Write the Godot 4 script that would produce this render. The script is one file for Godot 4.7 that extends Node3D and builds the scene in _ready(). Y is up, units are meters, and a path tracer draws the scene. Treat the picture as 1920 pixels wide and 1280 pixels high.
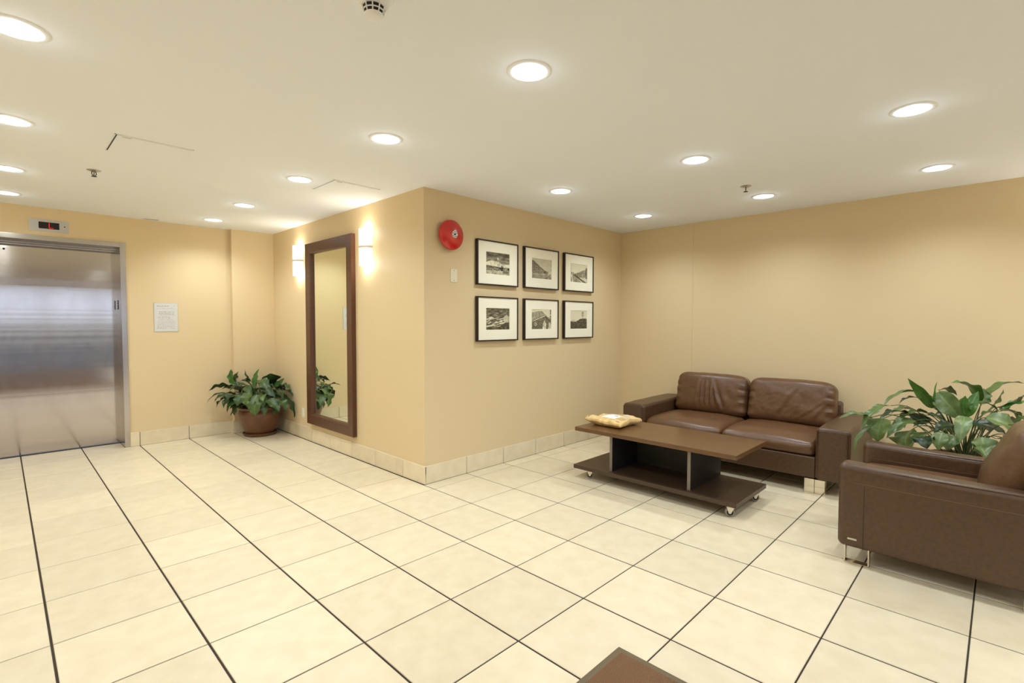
extends Node3D

# ------------------------------------------------------------------ mesh builder
class MB:
	var p := PackedVector3Array()
	var t := PackedVector2Array()
	var xf := Transform3D.IDENTITY

	func tri(a: Vector3, b: Vector3, c: Vector3, ua := Vector2.ZERO, ub := Vector2.ZERO, uc := Vector2.ZERO) -> void:
		p.append(xf * a); p.append(xf * b); p.append(xf * c)
		t.append(ua); t.append(ub); t.append(uc)

	# corners counter-clockwise seen from outside
	func quad(a: Vector3, b: Vector3, c: Vector3, d: Vector3, ua := Vector2(0, 1), ub := Vector2(1, 1), uc := Vector2(1, 0), ud := Vector2(0, 0)) -> void:
		tri(a, b, c, ua, ub, uc)
		tri(a, c, d, ua, uc, ud)

	func axis(h: float, r: float, seg: int, n: int) -> PackedFloat32Array:
		var o := PackedFloat32Array()
		for i in range(seg, 0, -1):
			o.append(-(h - r) - r * tan(PI / 4 * i / seg))
		for i in n + 1:
			o.append(lerpf(-(h - r), h - r, float(i) / n))
		for i in range(1, seg + 1):
			o.append(h - r + r * tan(PI / 4 * i / seg))
		return o

	# box with rounded edges; bend, if given, moves each point of the finished shape
	func rbox(c: Vector3, size: Vector3, r := 0.004, seg := 1, n := 1, bend = null) -> void:
		var h := size / 2
		r = minf(r, minf(h.x, minf(h.y, h.z)) * 0.98)
		var inner := h - Vector3(r, r, r)
		var ax := [axis(h.x, r, seg, n), axis(h.y, r, seg, n), axis(h.z, r, seg, n)]
		for k in 3:
			var u := (k + 1) % 3
			var w := (k + 2) % 3
			var au: PackedFloat32Array = ax[u]
			var aw: PackedFloat32Array = ax[w]
			for s in [-1.0, 1.0]:
				var g := []
				for i in au.size():
					var row := PackedVector3Array()
					for j in aw.size():
						var q := Vector3.ZERO
						q[k] = s * h[k]; q[u] = au[i]; q[w] = aw[j]
						var inn := q.clamp(-inner, inner)
						q = inn + (q - inn).normalized() * r
						if bend != null:
							q = bend.call(q)
						row.append(c + q)
					g.append(row)
				for i in au.size() - 1:
					for j in aw.size() - 1:
						if s > 0:
							quad(g[i][j], g[i + 1][j], g[i + 1][j + 1], g[i][j + 1])
						else:
							quad(g[i][j], g[i][j + 1], g[i + 1][j + 1], g[i + 1][j])

	func box(a: Vector3, b: Vector3) -> void:
		var lo := a.min(b)
		var hi := a.max(b)
		var x := [lo.x, hi.x]; var y := [lo.y, hi.y]; var z := [lo.z, hi.z]
		var v := func(i, j, k): return Vector3(x[i], y[j], z[k])
		quad(v.call(0, 0, 1), v.call(1, 0, 1), v.call(1, 1, 1), v.call(0, 1, 1))
		quad(v.call(1, 0, 0), v.call(0, 0, 0), v.call(0, 1, 0), v.call(1, 1, 0))
		quad(v.call(1, 0, 1), v.call(1, 0, 0), v.call(1, 1, 0), v.call(1, 1, 1))
		quad(v.call(0, 0, 0), v.call(0, 0, 1), v.call(0, 1, 1), v.call(0, 1, 0))
		quad(v.call(0, 1, 1), v.call(1, 1, 1), v.call(1, 1, 0), v.call(0, 1, 0))
		quad(v.call(0, 0, 0), v.call(1, 0, 0), v.call(1, 0, 1), v.call(0, 0, 1))

	# profile of (radius, height) points from bottom to top, turned round the y axis through c
	func lathe(c: Vector3, prof: Array, n := 32, from := 0.0, to := TAU) -> void:
		for i in n:
			var a0 := lerpf(from, to, float(i) / n)
			var a1 := lerpf(from, to, float(i + 1) / n)
			for k in prof.size() - 1:
				var q0: Vector2 = prof[k]
				var q1: Vector2 = prof[k + 1]
				var f := func(q, a): return c + Vector3(q.x * sin(a), q.y, q.x * cos(a))
				var u0 := float(i) / n
				var u1 := float(i + 1) / n
				var v0 := 1.0 - float(k) / (prof.size() - 1)
				var v1 := 1.0 - float(k + 1) / (prof.size() - 1)
				if q0.x > 1e-6:
					tri(f.call(q0, a0), f.call(q0, a1), f.call(q1, a1), Vector2(u0, v0), Vector2(u1, v0), Vector2(u1, v1))
				if q1.x > 1e-6:
					tri(f.call(q0, a0), f.call(q1, a1), f.call(q1, a0), Vector2(u0, v0), Vector2(u1, v1), Vector2(u0, v1))

	func tube(path: Array, r: float, n := 6, r2 := -1.0) -> void:
		if r2 < 0: r2 = r
		var rings := []
		var side := Vector3.ZERO
		for i in path.size():
			var d: Vector3 = (path[mini(i + 1, path.size() - 1)] - path[maxi(i - 1, 0)]).normalized()
			if side == Vector3.ZERO:
				side = d.cross(Vector3.UP if absf(d.y) < 0.9 else Vector3.RIGHT).normalized()
			side = (side - d * side.dot(d)).normalized()
			var up := side.cross(d)
			var rr := lerpf(r, r2, float(i) / maxi(path.size() - 1, 1))
			var ring := PackedVector3Array()
			for k in n:
				var a := TAU * k / n
				ring.append(path[i] + (side * cos(a) + up * sin(a)) * rr)
			rings.append(ring)
		for i in path.size() - 1:
			for k in n:
				var m := (k + 1) % n
				quad(rings[i][k], rings[i + 1][k], rings[i + 1][m], rings[i][m])
		for k in range(1, n - 1):
			tri(rings[0][0], rings[0][k], rings[0][k + 1])
			tri(rings[-1][0], rings[-1][k + 1], rings[-1][k])

	# outline in the xy plane, counter-clockwise seen from +z, extruded from z0 to z1
	func prism(o: PackedVector2Array, z0: float, z1: float) -> void:
		var ind := Geometry2D.triangulate_polygon(o)
		var flip := Geometry2D.is_polygon_clockwise(o)
		for i in range(0, ind.size(), 3):
			var a := o[ind[i]]; var b := o[ind[i + 1]]; var c := o[ind[i + 2]]
			if (b - a).cross(c - a) < 0:
				var s := b; b = c; c = s
			tri(Vector3(a.x, a.y, z1), Vector3(b.x, b.y, z1), Vector3(c.x, c.y, z1), a, b, c)
			tri(Vector3(a.x, a.y, z0), Vector3(c.x, c.y, z0), Vector3(b.x, b.y, z0), a, c, b)
		for i in o.size():
			var a := o[i]; var b := o[(i + 1) % o.size()]
			if (o.size() > 2) and _neg(o):
				var s := a; a = b; b = s
			quad(Vector3(a.x, a.y, z0), Vector3(b.x, b.y, z0), Vector3(b.x, b.y, z1), Vector3(a.x, a.y, z1))

	func _neg(o: PackedVector2Array) -> bool:
		var s := 0.0
		for i in o.size():
			s += o[i].cross(o[(i + 1) % o.size()])
		return s < 0

	func mesh(crease := 40.0) -> ArrayMesh:
		var by := {}
		var fn := PackedVector3Array()
		for i in range(0, p.size(), 3):
			var n := (p[i + 1] - p[i]).cross(p[i + 2] - p[i])
			fn.append(n)
			for k in 3:
				var key := Vector3i((p[i + k] * 20000.0).round())
				if by.has(key): by[key].append(i / 3)
				else: by[key] = [i / 3]
		var cosine := cos(deg_to_rad(crease))
		var nv := PackedVector3Array()
		nv.resize(p.size())
		for i in range(0, p.size(), 3):
			var f := i / 3
			var own := fn[f].normalized()
			for k in 3:
				var s := Vector3.ZERO
				for o in by[Vector3i((p[i + k] * 20000.0).round())]:
					if fn[o].normalized().dot(own) >= cosine:
						s += fn[o]
				nv[i + k] = s.normalized() if s.length() > 1e-12 else own
		# Godot's front faces run clockwise
		var pv := PackedVector3Array(); var pn := PackedVector3Array(); var pt := PackedVector2Array()
		for i in range(0, p.size(), 3):
			for k in [0, 2, 1]:
				pv.append(p[i + k]); pn.append(nv[i + k]); pt.append(t[i + k])
		var arr := []
		arr.resize(Mesh.ARRAY_MAX)
		arr[Mesh.ARRAY_VERTEX] = pv; arr[Mesh.ARRAY_NORMAL] = pn; arr[Mesh.ARRAY_TEX_UV] = pt
		var m := ArrayMesh.new()
		m.add_surface_from_arrays(Mesh.PRIMITIVE_TRIANGLES, arr)
		return m


# ------------------------------------------------------------------ scene helpers
const H := 2.442
const T := 0.4572
var M := {}
var cam: Camera3D
var rng := RandomNumberGenerator.new()


func obj(called: String, mb, mat: Material, parent: Node = self, crease := 40.0) -> MeshInstance3D:
	var o := MeshInstance3D.new()
	o.name = called
	o.mesh = mb.mesh(crease) if mb is MB else mb
	o.material_override = mat
	parent.add_child(o, true)
	return o


func thing(called: String, label: String, category: String, at := Vector3.ZERO, turn := 0.0, group := "") -> Node3D:
	var o := Node3D.new()
	o.name = called
	add_child(o, true)
	o.position = at
	o.rotation.y = turn
	return tag(o, label, category, group)


func tag(o: Node3D, label: String, category: String, group := "") -> Node3D:
	o.set_meta("label", label)
	o.set_meta("category", category)
	if group: o.set_meta("group", group)
	return o


func struct(called: String, mb = null, mat: Material = null, label := "", category := "") -> Node3D:
	var o: Node3D
	if mb == null:
		o = Node3D.new()
		o.name = called
		add_child(o, true)
	else:
		o = obj(called, mb, mat)
	o.set_meta("kind", "structure")
	if label: tag(o, label, category)
	return o


func mat(color: Color, rough := 0.6, metal := 0.0) -> StandardMaterial3D:
	var m := StandardMaterial3D.new()
	m.albedo_color = color
	m.roughness = rough
	m.metallic = metal
	return m


func noise_tex(freq: float, octaves := 3, a := Color(0.8, 0.8, 0.8), b := Color.WHITE, s := 1, size := 512, normal := false, bump := 2.0, kind := FastNoiseLite.TYPE_SIMPLEX_SMOOTH) -> NoiseTexture2D:
	var n := FastNoiseLite.new()
	n.seed = s
	n.noise_type = kind
	n.frequency = freq
	n.fractal_octaves = octaves
	var t := NoiseTexture2D.new()
	t.width = size
	t.height = size
	t.seamless = true
	t.noise = n
	if normal:
		t.as_normal_map = true
		t.bump_strength = bump
	else:
		var g := Gradient.new()
		g.set_color(0, a)
		g.set_color(1, b)
		t.color_ramp = g
	return t


func tri_map(m: StandardMaterial3D, scale: float, world := false) -> void:
	m.uv1_triplanar = true
	m.uv1_world_triplanar = world
	m.uv1_scale = Vector3.ONE * scale


func _ready() -> void:
	rng.seed = 7
	setup_view()
	make_materials()
	make_floor()
	make_shell()
	make_baseboards()
	make_elevator()
	make_entrance()
	make_downlights()
	make_ceiling_fittings()
	make_mirror_and_sconces()
	make_wall_fittings()
	make_pictures()
	make_sofa()
	make_table()
	make_parcel()
	make_armchair()
	make_mat()
	make_corner_plant()
	make_lounge_plant()


func setup_view() -> void:
	cam = Camera3D.new()
	cam.name = "camera"
	add_child(cam)
	cam.position = Vector3(-2.4056, 1.3433, 3.2651)
	cam.basis = Basis.from_euler(Vector3(-0.0378, -0.8036, 0.00222))
	cam.projection = Camera3D.PROJECTION_FRUSTUM
	cam.near = 0.05
	cam.far = 100.0
	cam.size = 2.0 * 0.05 * 640.0 / 940.515
	cam.frustum_offset = Vector2(-12.73, -0.35) / 940.515 * 0.05
	cam.current = true
	var env := Environment.new()
	env.background_mode = Environment.BG_SKY
	var sm := ProceduralSkyMaterial.new()
	sm.sky_top_color = Color(0.62, 0.72, 0.92)
	sm.sky_horizon_color = Color(0.80, 0.87, 1.0)
	sm.ground_bottom_color = Color(0.3, 0.3, 0.3)
	sm.ground_horizon_color = Color(0.5, 0.5, 0.5)
	sm.energy_multiplier = 2.8
	var sky := Sky.new()
	sky.sky_material = sm
	env.sky = sky
	env.tonemap_mode = Environment.TONE_MAPPER_LINEAR
	env.tonemap_exposure = 1.0
	env.sdfgi_enabled = true
	env.ssao_enabled = true
	env.ssil_enabled = true
	var we := WorldEnvironment.new()
	we.name = "world_environment"
	we.environment = env
	add_child(we)


# colour and strength of the lamps
const LAMP := Color(0.915, 0.962, 1.0)
const SPOT_ENERGY := 0.89
const HALO_ENERGY := 0.008
const SCONCE_ENERGY := 0.26


func make_materials() -> void:
	# woven vinyl wall covering
	var w := mat(Color(0.903, 0.815, 0.645), 0.62)
	w.albedo_texture = noise_tex(0.09, 4, Color(0.95, 0.95, 0.945), Color(1, 1, 1), 3, 512)
	w.normal_enabled = true
	w.normal_texture = noise_tex(0.16, 3, Color.BLACK, Color.WHITE, 5, 512, true, 3.0)
	w.normal_scale = 0.16
	tri_map(w, 4.0, true)
	M.wall = w
	var c := mat(Color(0.962, 0.976, 1.0), 0.85)
	M.ceiling = c
	M.white = mat(Color(0.96, 0.96, 0.96), 0.45)
	M.grout = mat(Color(0.22, 0.175, 0.135), 0.9)
	for k in 4:
		var tone: float = [1.0, 0.975, 1.01, 0.985][k]
		var f := mat(Color(0.925 * tone, 0.868 * tone, 0.745 * tone), 0.36)
		f.albedo_texture = noise_tex(0.012, 4, Color(0.955, 0.945, 0.925), Color(1, 1, 1), 20 + k, 512)
		f.roughness_texture = null
		tri_map(f, 0.9 + 0.1 * k, true)
		f.uv1_offset = Vector3(0.37 * k, 0.1, 0.21 * k)
		M["tile%d" % k] = f
	M.grout_dark = mat(Color(0.13, 0.105, 0.085), 0.9)
	# metals
	var s := mat(Color(0.74, 0.70, 0.65), 0.115, 1.0)
	s.roughness_texture = noise_tex(0.05, 2, Color(0.8, 0.8, 0.8), Color(1, 1, 1), 9, 256)
	s.normal_enabled = true
	var sn := FastNoiseLite.new()
	sn.seed = 4
	sn.frequency = 0.004
	var si := Image.create(64, 512, false, Image.FORMAT_RGB8)
	for y in 512:
		var v := sn.get_noise_2d(0, y * 20.0)
		for x in 64:
			si.set_pixel(x, y, Color(0.5, 0.5 + 0.035 * v + 0.012 * sn.get_noise_2d(x * 3.0, y * 160.0), 1.0))
	s.normal_texture = ImageTexture.create_from_image(si)
	s.normal_scale = 0.10
	M.brushed = s
	M.steel = mat(Color(0.74, 0.71, 0.67), 0.2, 1.0)
	M.chrome = mat(Color(0.86, 0.83, 0.78), 0.12, 1.0)
	M.satin = mat(Color(0.78, 0.77, 0.75), 0.38, 0.9)
	M.darkmetal = mat(Color(0.17, 0.15, 0.14), 0.45, 0.6)
	M.tyre = mat(Color(0.56, 0.52, 0.45), 0.6)
	M.black = mat(Color(0.04, 0.035, 0.035), 0.5)
	M.mirror = mat(Color(0.93, 0.95, 0.90), 0.015, 1.0)
	# brown leather
	var l := mat(Color(0.345, 0.24, 0.15), 0.40)
	l.albedo_texture = noise_tex(0.02, 4, Color(0.84, 0.84, 0.84), Color(1.0, 1.0, 1.0), 11, 512)
	l.normal_enabled = true
	l.normal_texture = noise_tex(0.11, 3, Color.BLACK, Color.WHITE, 12, 512, true, 5.0, FastNoiseLite.TYPE_CELLULAR)
	l.normal_scale = 0.22
	tri_map(l, 3.2)
	l.clearcoat_enabled = true
	l.clearcoat = 0.14
	l.clearcoat_roughness = 0.22
	M.leather = l
	var lc := l.duplicate() as StandardMaterial3D
	lc.albedo_color = Color(0.42, 0.285, 0.17)
	lc.roughness = 0.36
	M.leather_cushion = lc
	M.thread = mat(Color(0.46, 0.37, 0.29), 0.7)
	M.seam = mat(Color(0.17, 0.115, 0.08), 0.7)
	# dark woods
	M.wenge = wood(Color(0.47, 0.335, 0.20), 0.27, 31, 3.0)
	M.wenge_shelf = wood(Color(0.33, 0.25, 0.18), 0.36, 31, 3.0)
	M.edge_band = mat(Color(0.50, 0.46, 0.41), 0.5)
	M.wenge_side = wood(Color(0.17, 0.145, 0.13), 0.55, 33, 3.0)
	M.walnut = wood(Color(0.40, 0.245, 0.16), 0.28, 35, 2.0)
	M.pic_frame = wood(Color(0.17, 0.12, 0.085), 0.4, 37, 4.0)
	M.matboard = mat(Color(0.985, 0.965, 0.875), 0.85)
	var red := mat(Color(0.79, 0.085, 0.06), 0.22)
	red.clearcoat_enabled = true
	red.clearcoat = 0.6
	red.clearcoat_roughness = 0.1
	M.red = red
	M.ivory = mat(Color(0.93, 0.895, 0.78), 0.4)
	M.glow = mat(Color(1, 1, 1), 0.5)
	M.glow.emission_enabled = true
	M.glow.emission = LAMP
	M.glow.emission_energy_multiplier = 2.6
	M.shade = mat(Color(0.95, 0.94, 0.9), 0.4)
	M.shade.emission_enabled = true
	M.shade.emission = Color(1.0, 0.965, 0.9)
	M.shade.emission_energy_multiplier = 1.7
	# glazed terracotta
	var pc := mat(Color(0.47, 0.285, 0.15), 0.28)
	pc.albedo_texture = noise_tex(0.008, 4, Color(0.72, 0.7, 0.66), Color(1, 1, 1), 41, 512)
	pc.clearcoat_enabled = true
	pc.clearcoat = 0.5
	tri_map(pc, 1.6)
	M.pot = pc
	M.soil = mat(Color(0.16, 0.115, 0.08), 0.95)
	M.stalk = mat(Color(0.30, 0.36, 0.17), 0.55)
	for k in 8:
		var a: Color = [Color(0.20, 0.315, 0.155), Color(0.275, 0.40, 0.20), Color(0.34, 0.53, 0.26), Color(0.36, 0.47, 0.22), Color(0.40, 0.50, 0.265), Color(0.46, 0.565, 0.33), Color(0.24, 0.325, 0.20), Color(0.36, 0.56, 0.23)][k]
		var g := mat(a, 0.36)
		g.albedo_texture = leaf_texture()
		g.backlight_enabled = true
		g.backlight = a * 0.45
		M["leaf%d" % k] = g


func wood(color: Color, rough: float, s: int, scale: float) -> StandardMaterial3D:
	var m := mat(color, rough)
	var n := FastNoiseLite.new()
	n.seed = s
	n.frequency = 0.02
	n.fractal_octaves = 4
	var im := Image.create(256, 256, false, Image.FORMAT_RGB8)
	for y in 256:
		for x in 256:
			var v := 0.86 + 0.13 * n.get_noise_2d(x * 0.35, y * 9.0) + 0.05 * n.get_noise_2d(x * 4.0 + 900, y * 40.0)
			im.set_pixel(x, y, Color(v, v * 0.99, v * 0.98))
	m.albedo_texture = ImageTexture.create_from_image(im)
	tri_map(m, scale)
	return m


var leaf_im: ImageTexture
func leaf_texture() -> ImageTexture:
	if leaf_im == null:
		var im := Image.create(64, 256, false, Image.FORMAT_RGB8)
		var n := FastNoiseLite.new()
		n.seed = 8
		n.frequency = 0.03
		for y in 256:
			for x in 64:
				var d := absf(x - 31.5) / 32.0
				var v := 0.86 + 0.10 * n.get_noise_2d(x, y)
				var ph := fposmod((y + d * 46.0) / 15.0, 1.0)
				v -= 0.10 * smoothstep(0.25, 0.0, absf(ph - 0.5)) * smoothstep(0.03, 0.25, d)
				if d < 0.05: v += 0.22
				im.set_pixel(x, y, Color(clampf(v + 0.02, 0, 1), clampf(v, 0, 1), clampf(v - 0.02, 0, 1)))
		leaf_im = ImageTexture.create_from_image(im)
	return leaf_im


# ------------------------------------------------------------------ setting
func in_view(c: Vector3) -> bool:
	var q := cam.transform.affine_inverse() * c
	if q.z > -0.2: return false
	var u := 960 + 12.73 + 940.5 * q.x / -q.z
	var v := 640 - 0.35 - 940.5 * q.y / -q.z
	return u > -40 and u < 1960 and v > -40 and v < 1320


func tile_mesh(mb: MB, a: Vector2, b: Vector2, ch := 0.002) -> void:
	# slab from y -0.01 to 0 with a small chamfer round its top
	var lo := [Vector3(a.x, -0.01, b.y), Vector3(b.x, -0.01, b.y), Vector3(b.x, -0.01, a.y), Vector3(a.x, -0.01, a.y)]
	var hi := []
	var top := []
	for k in 4:
		hi.append(lo[k] + Vector3(0, 0.01 - ch, 0))
		var d := Vector3([1, -1, -1, 1][k], 0, [-1, -1, 1, 1][k]) * ch
		top.append(Vector3(lo[k].x, 0, lo[k].z) + d)
	mb.quad(top[0], top[1], top[2], top[3])
	for k in 4:
		var m := (k + 1) % 4
		mb.quad(hi[k], hi[m], top[m], top[k])
		mb.quad(lo[k], lo[m], hi[m], hi[k])


func make_floor() -> void:
	var mb := MB.new()
	mb.box(Vector3(-4.2, -0.2, -4.0), Vector3(3.3, -0.003, 6.7))
	var fl := struct("floor", mb, M.grout)
	var whole: ArrayMesh
	var far := MB.new()
	for i in range(-9, 7):
		for j in range(-9, 15):
			var gx := 0.0044
			var gz := 0.0032
			var a := Vector2(i * T + gx, j * T + gz)
			var b := Vector2((i + 1) * T - gx, (j + 1) * T - gz)
			var z0 := -3.431
			if i == -1: z0 = -3.353
			if i >= 0: z0 = -0.135
			if i in [-6, -5, -4] and j <= -8:
				z0 = -3.735
				if j == -8 or j == -9:
					# threshold between the door jambs
					var pa := Vector2(maxf(a.x, -2.558), maxf(a.y, z0))
					var pb := Vector2(minf(b.x, -1.503), minf(b.y, -3.431))
					if pb.x - pa.x > 0.02 and pb.y - pa.y > 0.01:
						var pm := MB.new()
						tile_mesh(pm, pa, pb)
						obj("floor_tile", pm, M["tile%d" % rng.randi_range(0, 3)], fl)
				z0 = -3.431
			var ca := Vector2(maxf(a.x, -4.0), maxf(a.y, z0))
			var cb := Vector2(minf(b.x, 2.947), minf(b.y, 6.5))
			if cb.x - ca.x < 0.01 or cb.y - ca.y < 0.01: continue
			var seen := false
			for q in [ca, cb, Vector2(ca.x, cb.y), Vector2(cb.x, ca.y), (ca + cb) / 2]:
				seen = seen or in_view(Vector3(q.x, 0, q.y))
			if not seen:
				tile_mesh(far, ca, cb)
				continue
			var full := ca.is_equal_approx(a) and cb.is_equal_approx(b)
			var mesh: ArrayMesh
			if full and whole != null:
				mesh = whole
			else:
				var tm := MB.new()
				if full: tile_mesh(tm, Vector2(gx, gz), Vector2(T - gx, T - gz))
				else: tile_mesh(tm, ca - Vector2(i, j) * T, cb - Vector2(i, j) * T)
				mesh = tm.mesh(20)
				if full: whole = mesh
			var o := obj("floor_tile", mesh, M["tile%d" % rng.randi_range(0, 3)], fl)
			o.position = Vector3(i * T, rng.randf_range(-0.0004, 0.0), j * T)
	var rest := obj("floor_tile_field", far, M.tile0, fl, 20)
	rest.set_meta("kind", "stuff")


func flat(mb: MB, pts: Array, y0: float, y1: float) -> void:
	# outline given as (x, z), raised from y0 to y1
	var o := PackedVector2Array()
	for q in pts: o.append(Vector2(q[0], -q[1]))
	var keep := mb.xf
	mb.xf = Transform3D(Basis(Vector3(1, 0, 0), Vector3(0, 0, -1), Vector3(0, 1, 0)), Vector3.ZERO)
	mb.prism(o, y0, y1)
	mb.xf = keep


func make_shell() -> void:
	var mb := MB.new()
	mb.box(Vector3(-4.2, H, -4.0), Vector3(3.3, H + 0.2, 6.7))
	struct("ceiling", mb, M.ceiling)
	mb = MB.new()
	flat(mb, [[0.019, -0.15], [0.019, -3.7], [0.169, -3.7], [0.169, -0.30]], -0.01, H)
	struct("wall_mirror_side", mb, M.wall)
	mb = MB.new()
	flat(mb, [[0.019, -0.15], [0.169, -0.30], [3.2, -0.30], [3.2, -0.15]], -0.01, H)
	struct("wall_picture_side", mb, M.wall)
	mb = MB.new()
	mb.box(Vector3(2.9645, -0.01, -0.15), Vector3(3.2, H, 6.7))
	var wr := struct("wall_right", mb, M.wall)
	for z in [[-0.15, 0.7725], [0.7775, 6.5]]:
		mb = MB.new()
		mb.box(Vector3(2.962, 0, z[0]), Vector3(2.9645, H, z[1]))
		obj("wallcovering_panel", mb, M.wall, wr)
	# elevator wall with its opening and the shallow pilaster in the corner
	mb = MB.new()
	mb.box(Vector3(-4.2, -0.01, -3.6), Vector3(-2.606, H, -3.445))
	mb.box(Vector3(-2.606, 2.17, -3.6), Vector3(-1.453, H, -3.445))
	mb.box(Vector3(-1.453, -0.01, -3.6), Vector3(-0.457, H, -3.445))
	struct("wall_back", mb, M.wall)
	mb = MB.new()
	mb.box(Vector3(-0.457, -0.01, -3.6), Vector3(0.019, H, -3.367))
	struct("wall_back_pilaster", mb, M.wall)
	mb = MB.new()
	mb.box(Vector3(-4.2, -0.01, -3.445), Vector3(-4.0, H, 6.7))
	struct("wall_left", mb, M.wall)


func base_run(called: String, from: Vector3, to: Vector3, normal: Vector3, joints: Array) -> void:
	# skirting of cut floor tiles standing against a wall; joints are distances along the run
	var run := to - from
	var l := run.length()
	var d := run / l
	var mb := MB.new()
	mb.xf = Transform3D(Basis(d, Vector3.UP, d.cross(Vector3.UP)), from)
	var s := signf(d.cross(Vector3.UP).dot(normal))
	mb.box(Vector3(0, 0, 0), Vector3(l, 0.146, s * 0.007))
	var root := struct(called, mb, M.grout_dark)
	var cuts := [0.0] + joints + [l]
	for k in cuts.size() - 1:
		var a: float = cuts[k] + (0.0024 if k > 0 else 0.0)
		var b: float = cuts[k + 1] - (0.0024 if k < cuts.size() - 2 else 0.0)
		if b - a < 0.006: continue
		mb = MB.new()
		mb.xf = Transform3D(Basis(d, Vector3.UP, d.cross(Vector3.UP)), from)
		mb.rbox(Vector3((a + b) / 2, 0.075, s * 0.0075), Vector3(b - a, 0.147, 0.015), 0.0012, 1)
		obj("skirting_tile", mb, M["tile%d" % rng.randi_range(0, 3)], root)


func make_baseboards() -> void:
	var j := []
	for k in range(-7, 0): j.append(k * T + 3.367)
	base_run("baseboard_mirror_side", Vector3(0.019, 0, -3.367), Vector3(0.019, 0, -0.135), Vector3.LEFT, j)
	j = []
	for k in range(1, 7): j.append(k * T - 0.019)
	base_run("baseboard_picture_side", Vector3(0.019, 0, -0.15), Vector3(2.962, 0, -0.15), Vector3.BACK, j)
	j = []
	for k in range(0, 15): j.append(k * T + 0.135)
	base_run("baseboard_right", Vector3(2.962, 0, -0.135), Vector3(2.962, 0, 6.5), Vector3.LEFT, j)
	base_run("baseboard_back", Vector3(-1.453, 0, -3.445), Vector3(-0.457, 0, -3.445), Vector3.BACK, [-3 * T + 1.453, -2 * T + 1.453])
	base_run("baseboard_pilaster", Vector3(-0.472, 0, -3.367), Vector3(0.004, 0, -3.367), Vector3.BACK, [])
	base_run("baseboard_pilaster_return", Vector3(-0.457, 0, -3.43), Vector3(-0.457, 0, -3.367), Vector3.LEFT, [])


func make_elevator() -> void:
	var d := struct("door_1", null, null, "brushed stainless steel elevator door in a steel frame", "elevator door")
	var mb := MB.new()
	mb.quad(Vector3(-2.56, 0.012, -3.735), Vector3(-1.501, 0.012, -3.735), Vector3(-1.501, 2.16, -3.735), Vector3(-2.56, 2.16, -3.735))
	mb.box(Vector3(-2.56, 0.012, -3.8), Vector3(-1.495, 2.16, -3.7351))
	obj("door_panel", mb, M.brushed, d)
	mb = MB.new()
	mb.rbox(Vector3(-1.477, 1.085, -3.585), Vector3(0.048, 2.17, 0.31), 0.002, 1)
	obj("jamb", mb, M.steel, d)
	mb = MB.new()
	mb.rbox(Vector3(-2.584, 1.085, -3.585), Vector3(0.048, 2.17, 0.31), 0.002, 1)
	obj("jamb", mb, M.steel, d)
	mb = MB.new()
	mb.rbox(Vector3(-2.0305, 2.146, -3.51), Vector3(1.059, 0.048, 0.16), 0.002, 1)
	obj("frame_head", mb, M.steel, d)
	mb = MB.new()
	mb.rbox(Vector3(-2.0305, 2.13, -3.62), Vector3(1.059, 0.055, 0.05), 0.002, 1)
	mb.rbox(Vector3(-2.0305, 2.126, -3.69), Vector3(1.059, 0.075, 0.075), 0.002, 1)
	obj("frame_header_step", mb, M.steel, d)
	mb = MB.new()
	mb.box(Vector3(-2.56, -0.012, -3.8), Vector3(-1.501, 0.004, -3.722))
	obj("door_sill", mb, M.darkmetal, d)
	mb = MB.new()
	mb.xf = Transform3D(Basis(Vector3.RIGHT, PI / 2), Vector3(-2.351, 2.046, -3.736))
	mb.lathe(Vector3.ZERO, [Vector2(0.0095, 0), Vector2(0.0095, 0.0025), Vector2(0.007, 0.003), Vector2(0, 0.003)], 16)
	obj("keyhole", mb, M.black, d)
	mb = MB.new()
	mb.rbox(Vector3(-1.502, 1.522, -3.63), Vector3(0.004, 0.098, 0.045), 0.0015, 1)
	var pl := obj("jamb_plate", mb, M.darkmetal, d)
	for k in 3:
		mb = MB.new()
		mb.rbox(Vector3(-1.5045, 1.55 - k * 0.028, -3.63), Vector3(0.002, 0.012, 0.022), 0.0008, 1)
		obj("plate_mark", mb, M.satin, pl)
	# floor indicator over the door
	var t := thing("elevator_floor_indicator", "flat stainless plate with a small red lit letter L above the elevator door", "floor indicator", Vector3(-2.038, 2.27, -3.445))
	mb = MB.new()
	mb.rbox(Vector3(0, 0, 0.003), Vector3(0.284, 0.117, 0.006), 0.0015, 1)
	obj("face_plate", mb, M.satin, t)
	mb = MB.new()
	mb.rbox(Vector3(-0.001, 0.0015, 0.0065), Vector3(0.148, 0.064, 0.003), 0.001, 1)
	obj("display_window", mb, mat(Color(0.06, 0.03, 0.03), 0.15), t)
	var lm := mat(Color(0.8, 0.02, 0.06), 0.5)
	lm.emission_enabled = true
	lm.emission = Color(1.0, 0.05, 0.16)
	lm.emission_energy_multiplier = 0.9
	mb = MB.new()
	mb.box(Vector3(-0.0025, -0.024, 0.008), Vector3(0.0025, 0.028, 0.0088))
	mb.box(Vector3(-0.0025, -0.024, 0.008), Vector3(0.032, -0.0192, 0.0088))
	obj("led_letter_display", mb, lm, t)
	mb = MB.new()
	mb.xf = Transform3D(Basis(Vector3.RIGHT, PI / 2), Vector3(0.112, 0.004, 0.006))
	mb.lathe(Vector3.ZERO, [Vector2(0.006, 0), Vector2(0.006, 0.001), Vector2(0.0045, 0.0015), Vector2(0, 0.0012)], 14)
	obj("key_switch", mb, M.darkmetal, t)


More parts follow.
